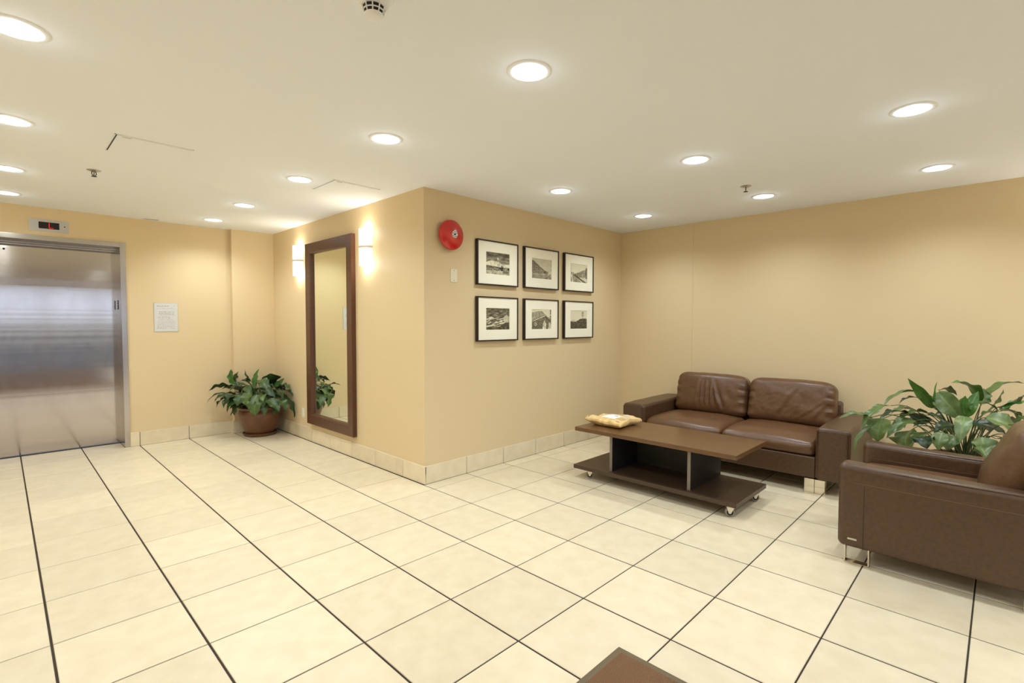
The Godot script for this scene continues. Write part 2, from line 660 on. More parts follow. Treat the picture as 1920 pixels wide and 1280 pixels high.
func make_entrance() -> void:
	# glazed street front behind the photographer, seen only as a reflection in the elevator door
	var mb := MB.new()
	mb.box(Vector3(-4.2, -0.01, 6.5), Vector3(-3.6, H, 6.7))
	mb.box(Vector3(0.4, -0.01, 6.5), Vector3(3.2, H, 6.7))
	mb.box(Vector3(-3.6, 2.2, 6.5), Vector3(0.4, H, 6.7))
	struct("wall_front", mb, M.wall)
	var w := struct("window_1")
	mb = MB.new()
	for x in [-3.57, -2.6, -1.6, -0.6, 0.37]:
		mb.rbox(Vector3(x, 1.1, 6.6), Vector3(0.055, 2.2, 0.08), 0.003, 1)
	for y in [0.05, 2.17]:
		mb.rbox(Vector3(-1.6, y, 6.6), Vector3(3.95, 0.06, 0.078), 0.003, 1)
	obj("window_frame", mb, M.satin, w)
	var g := mat(Color(1, 1, 1, 0.06), 0.02)
	g.transparency = BaseMaterial3D.TRANSPARENCY_ALPHA
	for k in 4:
		var x := -3.08 + k * 0.99
		mb = MB.new()
		mb.box(Vector3(x - 0.47, 0.08, 6.597), Vector3(x + 0.47, 2.14, 6.603))
		obj("glass_pane", mb, g, w)
	mb = MB.new()
	mb.box(Vector3(-20, -0.3, 6.7), Vector3(20, -0.06, 40))
	struct("ground", mb, mat(Color(0.30, 0.29, 0.28), 0.9))


func make_downlights() -> void:
	var said := {
		"1,1": "large round recessed ceiling downlight in the middle of the ceiling, nearest the smoke detector",
		"1,2": "round recessed downlight in front of the outer corner with the red fire bell",
		"1,3": "round recessed downlight left of the access panel near the mirror wall",
		"1,4": "small round recessed downlight in front of the tall mirror, second from the elevator wall",
		"1,5": "smallest round recessed downlight nearest the elevator wall above the notice plaque",
		"2,0": "large tilted-looking round downlight at upper right, nearest the armchair",
		"2,1": "round recessed downlight above the coffee table beside the small sprinkler",
		"2,2": "round recessed downlight on the ceiling above the framed pictures",
		"3,0": "round recessed downlight at far right, above the plant by the plain wall",
		"3,1": "round recessed downlight above the sofa's right arm, right of the sprinkler",
		"3,2": "small round recessed downlight nearest the inner corner above the sofa's left end",
		"0,2": "big cut-off round downlight in the top left corner of the view",
		"0,3": "cut-off round downlight at the left edge, second below the top left corner",
		"0,4": "cut-off round downlight at the left edge, third below the top left corner",
		"0,5": "lowest cut-off round downlight at the left edge, just above the elevator door",
	}
	var xs := [-2.332, -0.763, 0.89, 2.232]
	var zs := [2.9, 1.74, 0.57, -0.67, -1.92, -2.905, 4.07, 5.25]
	var ring := MB.new()
	ring.lathe(Vector3.ZERO, [Vector2(0.079, 0.0), Vector2(0.0785, -0.004), Vector2(0.082, -0.0065), Vector2(0.094, -0.005), Vector2(0.1, -0.001), Vector2(0.1, 0.0)], 48)
	var ring_mesh := ring.mesh(50)
	var lens := MB.new()
	lens.lathe(Vector3.ZERO, [Vector2(0, -0.0055), Vector2(0.04, -0.005), Vector2(0.0785, -0.0025), Vector2(0.0785, 0.0)], 40)
	var lens_mesh := lens.mesh(50)
	for a in 4:
		for b in 8:
			if a >= 2 and b in [3, 4, 5]: continue
			if a < 2 and b == 0: continue
			var key := "%d,%d" % [a, b]
			var t := thing("recessed_downlight", said.get(key, "round recessed ceiling downlight behind the photographer near the entrance"), "ceiling light", Vector3(xs[a], H, zs[b]), 0.0, "recessed downlights in the ceiling")
			obj("trim_ring", ring_mesh, M.white, t)
			obj("lamp_lens", lens_mesh, M.glow, t)
			var l := SpotLight3D.new()
			l.name = "lamp_light"
			t.add_child(l)
			l.position = Vector3(0, -0.06, 0)
			l.rotation.x = -PI / 2
			l.light_color = LAMP
			l.light_energy = SPOT_ENERGY
			l.light_size = 0.03
			l.spot_angle = 76.0
			l.spot_angle_attenuation = 1.0
			l.spot_range = 14.0
			l.spot_attenuation = 2.0
			l.shadow_enabled = true
			# spill from the bulging lens onto the ceiling round it
			var o := OmniLight3D.new()
			o.name = "lens_spill_light"
			t.add_child(o)
			o.position = Vector3(0, -0.045, 0)
			o.light_color = LAMP
			o.light_energy = HALO_ENERGY
			o.light_size = 0.03
			o.omni_range = 14.0
			o.omni_attenuation = 2.0
			o.shadow_enabled = true


func make_ceiling_fittings() -> void:
	# flush access hatches
	for q in [[Vector3(-1.705, H, -0.70), "white square ceiling access panel above the open floor, left of the middle downlights"], [Vector3(-0.38, H, -0.68), "white square ceiling access panel close to the mirror wall"]]:
		var t := thing("ceiling_access_panel", q[1], "access panel", q[0], 0.0, "ceiling access panels")
		var mb := MB.new()
		var w := 0.2
		for s in [[-w, -w, w, -w + 0.006], [-w, w - 0.006, w, w], [-w, -w, -w + 0.006, w], [w - 0.006, -w, w, w]]:
			mb.box(Vector3(s[0], -0.0035, s[1]), Vector3(s[2], 0, s[3]))
		obj("panel_frame", mb, M.white, t)
		mb = MB.new()
		mb.rbox(Vector3(0.0036, -0.002, -0.0036), Vector3(0.380, 0.004, 0.380), 0.001, 1)
		var door := obj("panel_door", mb, M.ceiling, t)
		mb = MB.new()
		mb.rbox(Vector3(-0.14, -0.0045, 0.17), Vector3(0.045, 0.002, 0.008), 0.0008, 1)
		obj("latch", mb, M.satin, door)
		mb = MB.new()
		mb.box(Vector3(-w + 0.006, -0.0012, -w + 0.006), Vector3(w - 0.006, 0, w - 0.006))
		obj("panel_gap", mb, M.darkmetal, t)
	var vt := thing("ceiling_slot_vent", "thin white slot vent on the ceiling against the elevator wall", "vent", Vector3(-1.237, H, -3.345))
	var vb := MB.new()
	vb.rbox(Vector3(0, -0.002, 0), Vector3(0.15, 0.004, 0.05), 0.001, 1)
	obj("vent_frame", vb, M.white, vt)
	vb = MB.new()
	for k in 2: vb.box(Vector3(-0.065, -0.0046, -0.014 + k * 0.018), Vector3(0.065, -0.004, -0.006 + k * 0.018))
	obj("vent_slot", vb, M.darkmetal, vt)
	# sprinklers
	for q in [[Vector3(-1.894, H, -1.53), "small chrome fire sprinkler head on the ceiling in front of the elevator"], [Vector3(1.80, H, 1.745), "small chrome fire sprinkler head on the ceiling above the sofa and table"]]:
		var t := thing("fire_sprinkler", q[1], "sprinkler", q[0], 0.4, "ceiling sprinklers")
		var mb := MB.new()
		mb.lathe(Vector3.ZERO, [Vector2(0, -0.010), Vector2(0.018, -0.010), Vector2(0.03, -0.006), Vector2(0.042, -0.0015), Vector2(0.042, 0)], 32)
		obj("escutcheon", mb, M.satin, t)
		mb = MB.new()
		for s in [-1, 1]:
			mb.tube([Vector3(s * 0.008, -0.008, 0), Vector3(s * 0.015, -0.018, 0), Vector3(s * 0.015, -0.028, 0), Vector3(s * 0.004, -0.040, 0)], 0.0026, 6)
		obj("sprinkler_frame", mb, M.darkmetal, t)
		mb = MB.new()
		mb.tube([Vector3(0, -0.008, 0), Vector3(0, -0.036, 0)], 0.0028, 8)
		obj("glass_bulb", mb, mat(Color(0.45, 0.12, 0.1), 0.2), t)
		mb = MB.new()
		mb.lathe(Vector3(0, -0.044, 0), [Vector2(0, -0.002), Vector2(0.017, -0.001), Vector2(0.017, 0.001), Vector2(0.005, 0.003), Vector2(0, 0.003)], 20)
		obj("deflector", mb, M.darkmetal, t)
	# smoke detector
	var t := thing("smoke_detector", "white round smoke detector with dark vent slots at the top edge of the ceiling", "smoke detector", Vector3(-1.515, H, 1.735))
	var mb := MB.new()
	mb.lathe(Vector3.ZERO, [Vector2(0, -0.024), Vector2(0.066, -0.024), Vector2(0.07, -0.02), Vector2(0.072, -0.004), Vector2(0.072, 0)], 40)
	obj("mounting_base", mb, M.white, t)
	mb = MB.new()
	mb.lathe(Vector3.ZERO, [Vector2(0, -0.058), Vector2(0.036, -0.058), Vector2(0.046, -0.054), Vector2(0.058, -0.034), Vector2(0.062, -0.026), Vector2(0.062, -0.023)], 40)
	obj("housing", mb, M.white, t)
	mb = MB.new()
	mb.lathe(Vector3.ZERO, [Vector2(0.0285, -0.082), Vector2(0.0345, -0.057)], 32)
	obj("sensor_chamber", mb, M.darkmetal, t)
	mb = MB.new()
	mb.lathe(Vector3.ZERO, [Vector2(0, -0.094), Vector2(0.02, -0.0935), Vector2(0.0275, -0.088), Vector2(0.0315, -0.081), Vector2(0.03, -0.0805), Vector2(0, -0.0805)], 32)
	obj("cap", mb, M.white, t)
	mb = MB.new()
	mb.lathe(Vector3.ZERO, [Vector2(0.031, -0.0715), Vector2(0.0342, -0.0715), Vector2(0.0345, -0.0685), Vector2(0.031, -0.0685)], 32)
	for k in 10:
		var a := TAU * k / 10
		var d := Vector3(sin(a), 0, cos(a))
		mb.tube([d * 0.0375 + Vector3(0, -0.057, 0), d * 0.0305 + Vector3(0, -0.082, 0)], 0.0022, 6)
	obj("vent_cage", mb, M.white, t)


func make_mirror_and_sconces() -> void:
	var t := thing("wall_mirror", "tall rectangular mirror in a wide dark brown wooden frame", "mirror", Vector3(0.019, 1.206, -1.800), 0.006)
	# frame pieces run round the glass, mitred at the corners; x points into the room as negative
	var oz := 0.517
	var oy := 0.994
	var b := 0.115
	var o := [Vector2(-oz, -oy), Vector2(oz, -oy), Vector2(oz, oy), Vector2(-oz, oy)]
	for k in 4:
		var m := (k + 1) % 4
		var mb := MB.new()
		var rails := []
		# cross section: wall, outer face, front, inner bevel, rebate
		for c in [[0.0, 0.0], [0.0, 0.044], [0.003, 0.048], [b - 0.012, 0.046], [b, 0.036], [b + 0.006, 0.014], [b + 0.006, 0.0]]:
			var f: float = c[0]
			var pair := []
			for e in [o[k], o[m]]:
				var q := Vector2(e.x - signf(e.x) * f, e.y - signf(e.y) * f)
				pair.append(Vector3(-c[1], q.y, q.x))
			rails.append(pair)
		for r in rails.size() - 1:
			mb.quad(rails[r][0], rails[r][1], rails[r + 1][1], rails[r + 1][0])
		# mitre ends
		for e in 2:
			for r in range(1, rails.size() - 1):
				if e == 0: mb.tri(rails[0][0], rails[r + 1][0], rails[r][0])
				else: mb.tri(rails[0][1], rails[r][1], rails[r + 1][1])
		obj("frame_rail", mb, M.walnut, t, 30)
	var gb := MB.new()
	gb.box(Vector3(-0.016, -oy + b, -oz + b), Vector3(-0.006, oy - b, oz - b))
	obj("mirror_glass", gb, M.mirror, t)
	for q in [[0.019, -1.043, 0.0, "white glass wall sconce right of the tall mirror"], [0.019, -2.557, 0.0, "white glass wall sconce partly behind the tall mirror's left side"], [2.962, 4.0, 0.0, ""], [2.962, 5.7, 0.0, ""], [-4.0, -1.6, PI, ""], [-4.0, 0.9, PI, ""], [-4.0, 3.4, PI, ""]]:
		var s := thing("wall_sconce", q[3] if q[3] else "white glass wall sconce on a side wall beyond the view", "wall light", Vector3(q[0], 2.04, q[1]), q[2], "white glass wall sconces")
		var r := 0.08
		var mb := MB.new()
		mb.rbox(Vector3(-0.006, 0, 0), Vector3(0.012, 0.30, 0.12), 0.002, 1)
		obj("back_plate", mb, M.steel, s)
		for y in [[0.014, 0.170], [-0.170, -0.014]]:
			mb = MB.new()
			mb.lathe(Vector3.ZERO, [Vector2(r - 0.004, y[0]), Vector2(r, y[0] + 0.002), Vector2(r, y[1] - 0.002), Vector2(r - 0.004, y[1]), Vector2(r - 0.006, y[1] - 0.004), Vector2(r - 0.006, y[0] + 0.002)], 28, PI, TAU)
			obj("glass_shade", mb, M.shade, s)
		mb = MB.new()
		mb.lathe(Vector3.ZERO, [Vector2(r - 0.003, -0.0125), Vector2(r + 0.004, -0.0115), Vector2(r + 0.004, 0.0115), Vector2(r - 0.003, 0.0125)], 28, PI, TAU)
		obj("metal_band", mb, mat(Color(0.93, 0.91, 0.87), 0.4, 0.35), s)
		for y in [-0.176, 0.17]:
			mb = MB.new()
			mb.rbox(Vector3(-0.007, y, 0), Vector3(0.014, 0.006, 0.014), 0.002, 1)
			obj("end_cap", mb, M.steel, s)
		for y in [0.142, -0.142]:
			var l := OmniLight3D.new()
			l.name = "lamp_light"
			s.add_child(l, true)
			l.position = Vector3(-0.042, y, 0)
			l.light_color = Color(1.0, 0.97, 0.91)
			l.light_energy = SCONCE_ENERGY * (0.22 if q[3] else 0.5)
			l.light_size = 0.025
			l.omni_range = 10.0
			l.omni_attenuation = 2.0
			l.shadow_enabled = true


func make_wall_fittings() -> void:
	# outlet beside the mirror
	var t := thing("wall_outlet", "ivory electrical outlet low on the wall between the potted plant and mirror", "outlet", Vector3(0.019, 0.295, -2.527))
	var mb := MB.new()
	mb.rbox(Vector3(-0.003, 0, 0), Vector3(0.006, 0.115, 0.072), 0.002, 1)
	obj("cover_plate", mb, M.ivory, t)
	for s in [-1, 1]:
		mb = MB.new()
		mb.rbox(Vector3(-0.007, s * 0.02, 0), Vector3(0.004, 0.03, 0.034), 0.0015, 1)
		var k := obj("socket", mb, M.white, t)
		mb = MB.new()
		for e in [-1, 1]: mb.box(Vector3(-0.0096, s * 0.02 - 0.004, e * 0.007 - 0.0012), Vector3(-0.009, s * 0.02 + 0.005, e * 0.007 + 0.0012))
		obj("slot", mb, M.black, k)
	# notice plaque beside the elevator
	t = thing("elevator_notice_plaque", "grey metal notice plaque of small print on the wall beside the elevator", "plaque", Vector3(-1.1065, 1.39, -3.445))
	var im := Image.create(226, 320, false, Image.FORMAT_RGB8)
	im.fill(Color(0.86, 0.855, 0.845))
	rng.seed = 21
	var ink := Color(0.42, 0.40, 0.38)
	im.fill_rect(Rect2i(24, 60, 178, 1), Color(0.6, 0.59, 0.57))
	for row in [[24, 28, 110, 14, 3], [52, 75, 30, 4, 1], [52, 165, 24, 4, 1], [92, 48, 150, 12, 4], [112, 44, 150, 12, 4], [130, 60, 140, 6, 3], [146, 44, 100, 6, 3], [160, 40, 120, 10, 3], [180, 44, 130, 6, 2], [192, 36, 150, 5, 2], [204, 30, 160, 5, 2], [216, 30, 170, 5, 2], [228, 30, 175, 5, 2], [240, 30, 168, 5, 2], [252, 28, 172, 5, 2], [264, 28, 165, 6, 2], [278, 26, 90, 8, 3], [280, 160, 34, 8, 3], [22, 190, 6, 10, 2]]:
		scribble(im, row[1], row[0], row[2], row[3], row[4], ink)
	mb = MB.new()
	mb.rbox(Vector3(0, 0, 0.002), Vector3(0.226, 0.32, 0.004), 0.0012, 1)
	obj("metal_plate", mb, M.satin, t)
	mb = MB.new()
	mb.quad(Vector3(-0.109, -0.156, 0.0044), Vector3(0.109, -0.156, 0.0044), Vector3(0.109, 0.156, 0.0044), Vector3(-0.109, 0.156, 0.0044))
	var pm := mat(Color.WHITE, 0.45, 0.2)
	pm.albedo_texture = ImageTexture.create_from_image(im)
	obj("engraved_print", mb, pm, t)
	# fire alarm bell
	t = thing("fire_alarm_bell", "round red fire alarm bell on the wall left of the framed pictures", "alarm bell", Vector3(0.272, 2.08, -0.15))
	mb = MB.new()
	var bx := Transform3D(Basis(Vector3.RIGHT, PI / 2), Vector3.ZERO)
	mb.xf = bx
	mb.lathe(Vector3.ZERO, [Vector2(0.05, 0), Vector2(0.05, 0.03), Vector2(0, 0.03)], 32)
	obj("mounting_box", mb, M.red, t)
	mb = MB.new()
	mb.xf = bx
	mb.lathe(Vector3.ZERO, [Vector2(0.118, 0.034), Vector2(0.1265, 0.032), Vector2(0.128, 0.036), Vector2(0.126, 0.044), Vector2(0.119, 0.055), Vector2(0.105, 0.066), Vector2(0.085, 0.075), Vector2(0.06, 0.082), Vector2(0.03, 0.086), Vector2(0, 0.087)], 56)
	obj("gong", mb, M.red, t, 60)
	mb = MB.new()
	mb.xf = Transform3D(bx.basis, Vector3(0.0, 0.0, 0.085))
	mb.lathe(Vector3.ZERO, [Vector2(0.030, 0), Vector2(0.029, 0.0025), Vector2(0, 0.003)], 32)
	var lb := obj("centre_label", mb, M.satin, t)
	mb = MB.new()
	mb.xf = Transform3D(bx.basis, Vector3(0.0, 0.0, 0.088))
	mb.lathe(Vector3.ZERO, [Vector2(0.009, 0), Vector2(0.009, 0.004), Vector2(0.005, 0.008), Vector2(0, 0.009)], 6)
	obj("nut", mb, M.darkmetal, lb)
	mb = MB.new()
	for q in [[-0.019, 0.008, 0.012], [0.018, 0.010, 0.010], [-0.017, -0.012, 0.012], [0.016, -0.014, 0.011], [0.0, 0.019, 0.02], [0.0, -0.021, 0.02]]:
		mb.box(Vector3(q[0] - q[2] / 2, q[1] - 0.003, 0.0872), Vector3(q[0] + q[2] / 2, q[1] + 0.003, 0.0885))
	obj("label_print", mb, M.black, lb)
	# blank cover plate under the bell
	t = thing("blank_wall_plate", "small ivory blank cover plate with two screws under the red bell", "wall plate", Vector3(0.326, 1.744, -0.15))
	mb = MB.new()
	mb.rbox(Vector3(0, 0, 0.003), Vector3(0.072, 0.114, 0.006), 0.002, 1)
	obj("cover_plate", mb, M.ivory, t)
	for s in [-1, 1]:
		mb = MB.new()
		mb.xf = Transform3D(bx.basis, Vector3(0, s * 0.042, 0.006))
		mb.lathe(Vector3.ZERO, [Vector2(0.0035, 0), Vector2(0.003, 0.001), Vector2(0, 0.0012)], 12)
		obj("screw", mb, M.darkmetal, t)


func scribble(im: Image, x: int, y: int, w: int, h: int, weight: int, ink: Color) -> void:
	# unreadable small print: broken strokes of word-like lengths
	var at := x
	while at < x + w:
		var l := rng.randi_range(6, 20)
		var e := mini(at + l, x + w)
		while at < e:
			var s := rng.randi_range(1, 3)
			var hh := rng.randi_range(maxi(1, h / 2), h)
			im.fill_rect(Rect2i(at, y + h - hh + rng.randi_range(-1, 1), mini(s, weight), hh), ink.lerp(Color(0.8, 0.8, 0.78), rng.randf() * 0.5))
			at += s + rng.randi_range(1, 2)
		at += rng.randi_range(4, 8)


# ------------------------------------------------------------------ framed photographs
var cv: Image
var cn := FastNoiseLite.new()


func print_tone(v: float) -> Color:
	return Color(0.21, 0.18, 0.115).lerp(Color(0.95, 0.925, 0.80), clampf(v, 0, 1))


func print_dot(x: int, y: int, v: float) -> void:
	if x >= 0 and y >= 0 and x < cv.get_width() and y < cv.get_height():
		cv.set_pixel(x, y, print_tone(v))


func poly(pts: Array, v0: float, v1: float, grain := 0.1, scale := 1.0) -> void:
	var o := PackedVector2Array()
	for q in pts: o.append(Vector2(q[0], q[1]))
	var lo := Vector2(9999, 9999); var hi := -lo
	for q in o:
		lo = lo.min(q); hi = hi.max(q)
	for y in range(maxi(int(lo.y), 0), mini(int(hi.y) + 1, cv.get_height())):
		for x in range(maxi(int(lo.x), 0), mini(int(hi.x) + 1, cv.get_width())):
			if Geometry2D.is_point_in_polygon(Vector2(x + 0.5, y + 0.5), o):
				var k := (y - lo.y) / maxf(hi.y - lo.y, 1)
				print_dot(x, y, lerpf(v0, v1, k) + grain * cn.get_noise_2d(x * scale, y * scale) * 2.0)


func stroke(a: Vector2, b: Vector2, w: float, v: float) -> void:
	var n := int(a.distance_to(b) * 2) + 1
	for i in n + 1:
		var q := a.lerp(b, float(i) / n)
		for dx in range(-int(w), int(w) + 1):
			for dy in range(-int(w), int(w) + 1):
				print_dot(int(q.x) + dx, int(q.y) + dy, v)


func print_sky(top: float, low: float, h: int, cloud: float, sx := 0.5, sy := 1.6) -> void:
	for y in h:
		for x in cv.get_width():
			print_dot(x, y, lerpf(top, low, float(y) / h) + cloud * cn.get_noise_2d(x * sx, y * sy))


func bush(cx: float, cy: float, rx: float, ry: float, v: float, n: int) -> void:
	for i in n:
		var a := rng.randf() * TAU
		var d := sqrt(rng.randf())
		var q := Vector2(cx + cos(a) * rx * d, cy + sin(a) * ry * d)
		var s := rng.randi_range(1, 2)
		for dx in s:
			for dy in s:
				print_dot(int(q.x) + dx, int(q.y) + dy, v + rng.randf_range(-0.18, 0.22))


func print_image(k: int) -> Image:
	cv = Image.create(182, 122, false, Image.FORMAT_RGB8)
	cn.seed = 60 + k
	cn.frequency = 0.03
	cn.fractal_octaves = 4
	rng.seed = 100 + k
	match k:
		0:   # street with a bright mast under a stormy sky
			print_sky(0.18, 0.62, 72, 0.35)
			poly([[0, 58], [40, 46], [104, 52], [130, 66], [182, 58], [182, 80], [0, 80]], 0.9, 0.95, 0.1)
			poly([[0, 74], [100, 78], [100, 98], [0, 100]], 0.22, 0.3, 0.4, 4.0)
			for i in 16: bush(4 + i * 6, 90 + rng.randi_range(-4, 6), 2, 3, 0.75, 8)
			poly([[0, 100], [182, 98], [182, 122], [0, 122]], 0.75, 0.6, 0.15)
			bush(122, 82, 10, 16, 0.1, 260)
			poly([[132, 82], [160, 80], [176, 96], [176, 104], [130, 104]], 0.35, 0.55, 0.5, 5.0)
			bush(150, 106, 26, 6, 0.12, 260)
			stroke(Vector2(103, 40), Vector2(105, 108), 1, 0.35)
			for i in 9:
				var a := TAU * i / 9
				stroke(Vector2(91, 34), Vector2(91, 34) + Vector2(cos(a), sin(a)) * (15 if i % 2 else 9), 0, 0.9)
			bush(91, 34, 4, 5, 0.95, 60)
			bush(92, 70, 3, 5, 0.1, 30)
			bush(106, 98, 6, 8, 0.85, 50)
		1:   # long block of flats beside a street
			print_sky(0.78, 0.9, 122, 0.06)
			poly([[0, 14], [18, 14], [104, 66], [150, 84], [150, 90], [0, 92]], 0.42, 0.5, 0.25, 3.0)
			for f in 5:
				for i in 17:
					var u := i / 16.0
					var tp := lerpf(20.0, 72.0, pow(u, 0.9))
					var y := lerpf(tp, 90.0, (f + 0.5) / 5.0)
					var x := u * 118.0
					var s := 1.0 - u * 0.75
					poly([[x, y - 4 * s], [x + 4 * s, y - 4 * s + 1], [x + 4 * s, y + 3 * s], [x, y + 3 * s]], 0.08, 0.12, 0.1)
			stroke(Vector2(0, 14), Vector2(112, 68), 1, 0.1)
			bush(124, 78, 14, 10, 0.15, 260)
			bush(146, 80, 3, 10, 0.1, 60)
			poly([[0, 92], [182, 86], [182, 122], [0, 122]], 0.7, 0.5, 0.12)
			poly([[0, 104], [120, 98], [100, 122], [0, 122]], 0.62, 0.5, 0.1)
			stroke(Vector2(0, 106), Vector2(130, 97), 0, 0.2)
			stroke(Vector2(176, 90), Vector2(130, 122), 1, 0.25)
			for y in [8, 30, 40, 60]: bush(180, y, 3, 8, 0.15, 40)
		2:   # tree-lined road and rails
			print_sky(0.92, 0.98, 122, 0.03)
			poly([[0, 66], [60, 74], [182, 92], [182, 122], [0, 122]], 0.85, 0.9, 0.1)
			for i in 9: bush(50 + i * 16, 78 - i * 2.6, 11, 14 + i * 2.4, 0.22, 330)
			bush(172, 56, 12, 38, 0.2, 700)
			bush(20, 64, 22, 7, 0.3, 160)
			bush(3, 60, 4, 60, 0.12, 330)
			bush(8, 104, 8, 16, 0.2, 160)
			poly([[18, 70], [34, 70], [120, 122], [30, 122]], 0.6, 0.5, 0.1)
			for q in [[26, 150], [32, 162], [40, 176]]: stroke(Vector2(q[0], 72), Vector2(q[1], 122), 1, 0.12)
		3:   # pole against a torn sky over dark land
			print_sky(0.25, 0.45, 122, 0.45, 0.8, 2.6)
			for i in 26:
				var y := 50 + rng.randi_range(0, 56)
				var x := rng.randi_range(-20, 130)
				var l := rng.randi_range(20, 70)
				poly([[x, y + 3], [x + l, y - 6], [x + l + 6, y - 2], [x + 6, y + 5]], 0.9, 0.95, 0.1)
			for i in 12:
				var y := 50 + rng.randi_range(0, 46)
				var x := rng.randi_range(-10, 90)
				stroke(Vector2(x, y + 2), Vector2(x + rng.randi_range(15, 45), y - 3), 1, 0.2)
			bush(158, 62, 24, 24, 0.85, 900)
			poly([[0, 106], [100, 106], [132, 88], [182, 78], [182, 122], [0, 122]], 0.22, 0.15, 0.15)
			bush(158, 92, 24, 12, 0.12, 600)
			stroke(Vector2(98, 52), Vector2(98, 106), 1, 0.1)
			stroke(Vector2(84, 54), Vector2(112, 52), 0, 0.1)
		4:   # gabled house in front of a hill
			print_sky(0.92, 0.95, 122, 0.04)
			poly([[0, 22], [50, 12], [94, 10], [140, 40], [182, 60], [182, 90], [0, 90]], 0.6, 0.5, 0.12)
			poly([[8, 66], [120, 34], [182, 76], [182, 122], [0, 122]], 0.4, 0.25, 0.4, 4.0)
			poly([[10, 70], [120, 38], [128, 42], [16, 76]], 0.9, 0.8, 0.1)
			stroke(Vector2(16, 76), Vector2(126, 44), 1, 0.08)
			stroke(Vector2(126, 44), Vector2(180, 76), 2, 0.1)
			bush(40, 96, 34, 26, 0.25, 900)
			bush(36, 88, 14, 14, 0.85, 160)
			poly([[100, 122], [104, 84], [120, 66], [134, 86], [134, 122]], 0.85, 0.92, 0.15)
			stroke(Vector2(138, 44), Vector2(138, 122), 1, 0.15)
			stroke(Vector2(152, 60), Vector2(152, 122), 1, 0.2)
			poly([[154, 122], [158, 78], [176, 84], [180, 122]], 0.75, 0.85, 0.2)
			stroke(Vector2(0, 12), Vector2(50, 56), 0, 0.2)
			for y in [8, 24, 44, 60]: bush(174, y, 6, 9, 0.12, 90)
		5:   # signpost on a grassy hill
			print_sky(0.90, 0.94, 122, 0.02)
			poly([[0, 72], [60, 74], [84, 66], [104, 56], [170, 52], [182, 60], [182, 122], [0, 122]], 0.2, 0.12, 0.18, 2.0)
			for i in 40: bush(rng.randi_range(0, 182), rng.randi_range(80, 120), 3, 2, 0.3, 12)
			bush(40, 66, 40, 5, 0.6, 120)
			stroke(Vector2(134, 12), Vector2(134, 56), 1, 0.12)
			for y in [12, 22, 34]:
				stroke(Vector2(122, y + 1), Vector2(146, y - 2), 1, 0.15)
	return cv


func make_pictures() -> void:
	var said := ["framed sepia street photograph with a bright starry mast, upper left of the six", "framed sepia photograph of a long block of flats, upper middle of the six", "framed sepia photograph of a tree-lined road, upper right of the six", "framed sepia photograph of a torn stormy sky and pole, lower left of the six", "framed sepia photograph of a gabled house, lower middle of the six", "framed sepia photograph of a signpost on a hill, lower right of the six"]
	var w := 0.524
	var h := 0.409
	for k in 6:
		var c := Vector3([0.832, 1.447, 2.070][k % 3], 1.886 if k < 3 else 1.374, -0.15)
		var t := thing("framed_picture", said[k], "picture", c, 0.0, "six framed photographs in two rows")
		var fr := 0.012
		for s in [[0, 1], [0, -1], [1, 0], [-1, 0]]:
			var mb := MB.new()
			if s[0] == 0: mb.rbox(Vector3(0, s[1] * (h / 2 - fr / 2), 0.018), Vector3(w, fr, 0.034), 0.0015, 1)
			else: mb.rbox(Vector3(s[0] * (w / 2 - fr / 2), 0, 0.018), Vector3(fr, h - 2 * fr, 0.034), 0.0015, 1)
			obj("frame_rail", mb, M.pic_frame, t)
		# mat board with a window cut in it, bevel included
		var mb := MB.new()
		var o := [Vector2(-w / 2 + fr, -h / 2 + fr), Vector2(w / 2 - fr, -h / 2 + fr), Vector2(w / 2 - fr, h / 2 - fr), Vector2(-w / 2 + fr, h / 2 - fr)]
		var i1 := []
		var i2 := []
		for q in [[-1, -1], [1, -1], [1, 1], [-1, 1]]:
			i1.append(Vector2(0.1515 * q[0], 0.101 * q[1]))
			i2.append(Vector2(0.1495 * q[0], 0.099 * q[1]))
		for e in 4:
			var m := (e + 1) % 4
			var f := func(q, z): return Vector3(q.x, q.y, z)
			mb.quad(f.call(o[e], 0.027), f.call(o[m], 0.027), f.call(i1[m], 0.027), f.call(i1[e], 0.027))
			mb.quad(f.call(i1[e], 0.027), f.call(i1[m], 0.027), f.call(i2[m], 0.0225), f.call(i2[e], 0.0225))
		obj("mat_board", mb, M.matboard, t)
		mb = MB.new()
		mb.quad(Vector3(-0.152, -0.1015, 0.0224), Vector3(0.152, -0.1015, 0.0224), Vector3(0.152, 0.1015, 0.0224), Vector3(-0.152, 0.1015, 0.0224))
		var pm := mat(Color.WHITE, 0.5)
		pm.albedo_texture = ImageTexture.create_from_image(print_image(k))
		obj("photograph_print", mb, pm, t)
		mb = MB.new()
		mb.box(Vector3(-w / 2 + 0.003, -h / 2 + 0.003, 0.001), Vector3(w / 2 - 0.003, h / 2 - 0.003, 0.012))
		obj("backing", mb, M.black, t)


# ------------------------------------------------------------------ furniture
func nmb(base: Vector3) -> MB:
	var mb := MB.new()
	mb.xf = Transform3D(Basis.IDENTITY, -base)
	return mb


func fold(x: float, c: float, w: float) -> float:
	var d := (x - c) / w
	return exp(-d * d)


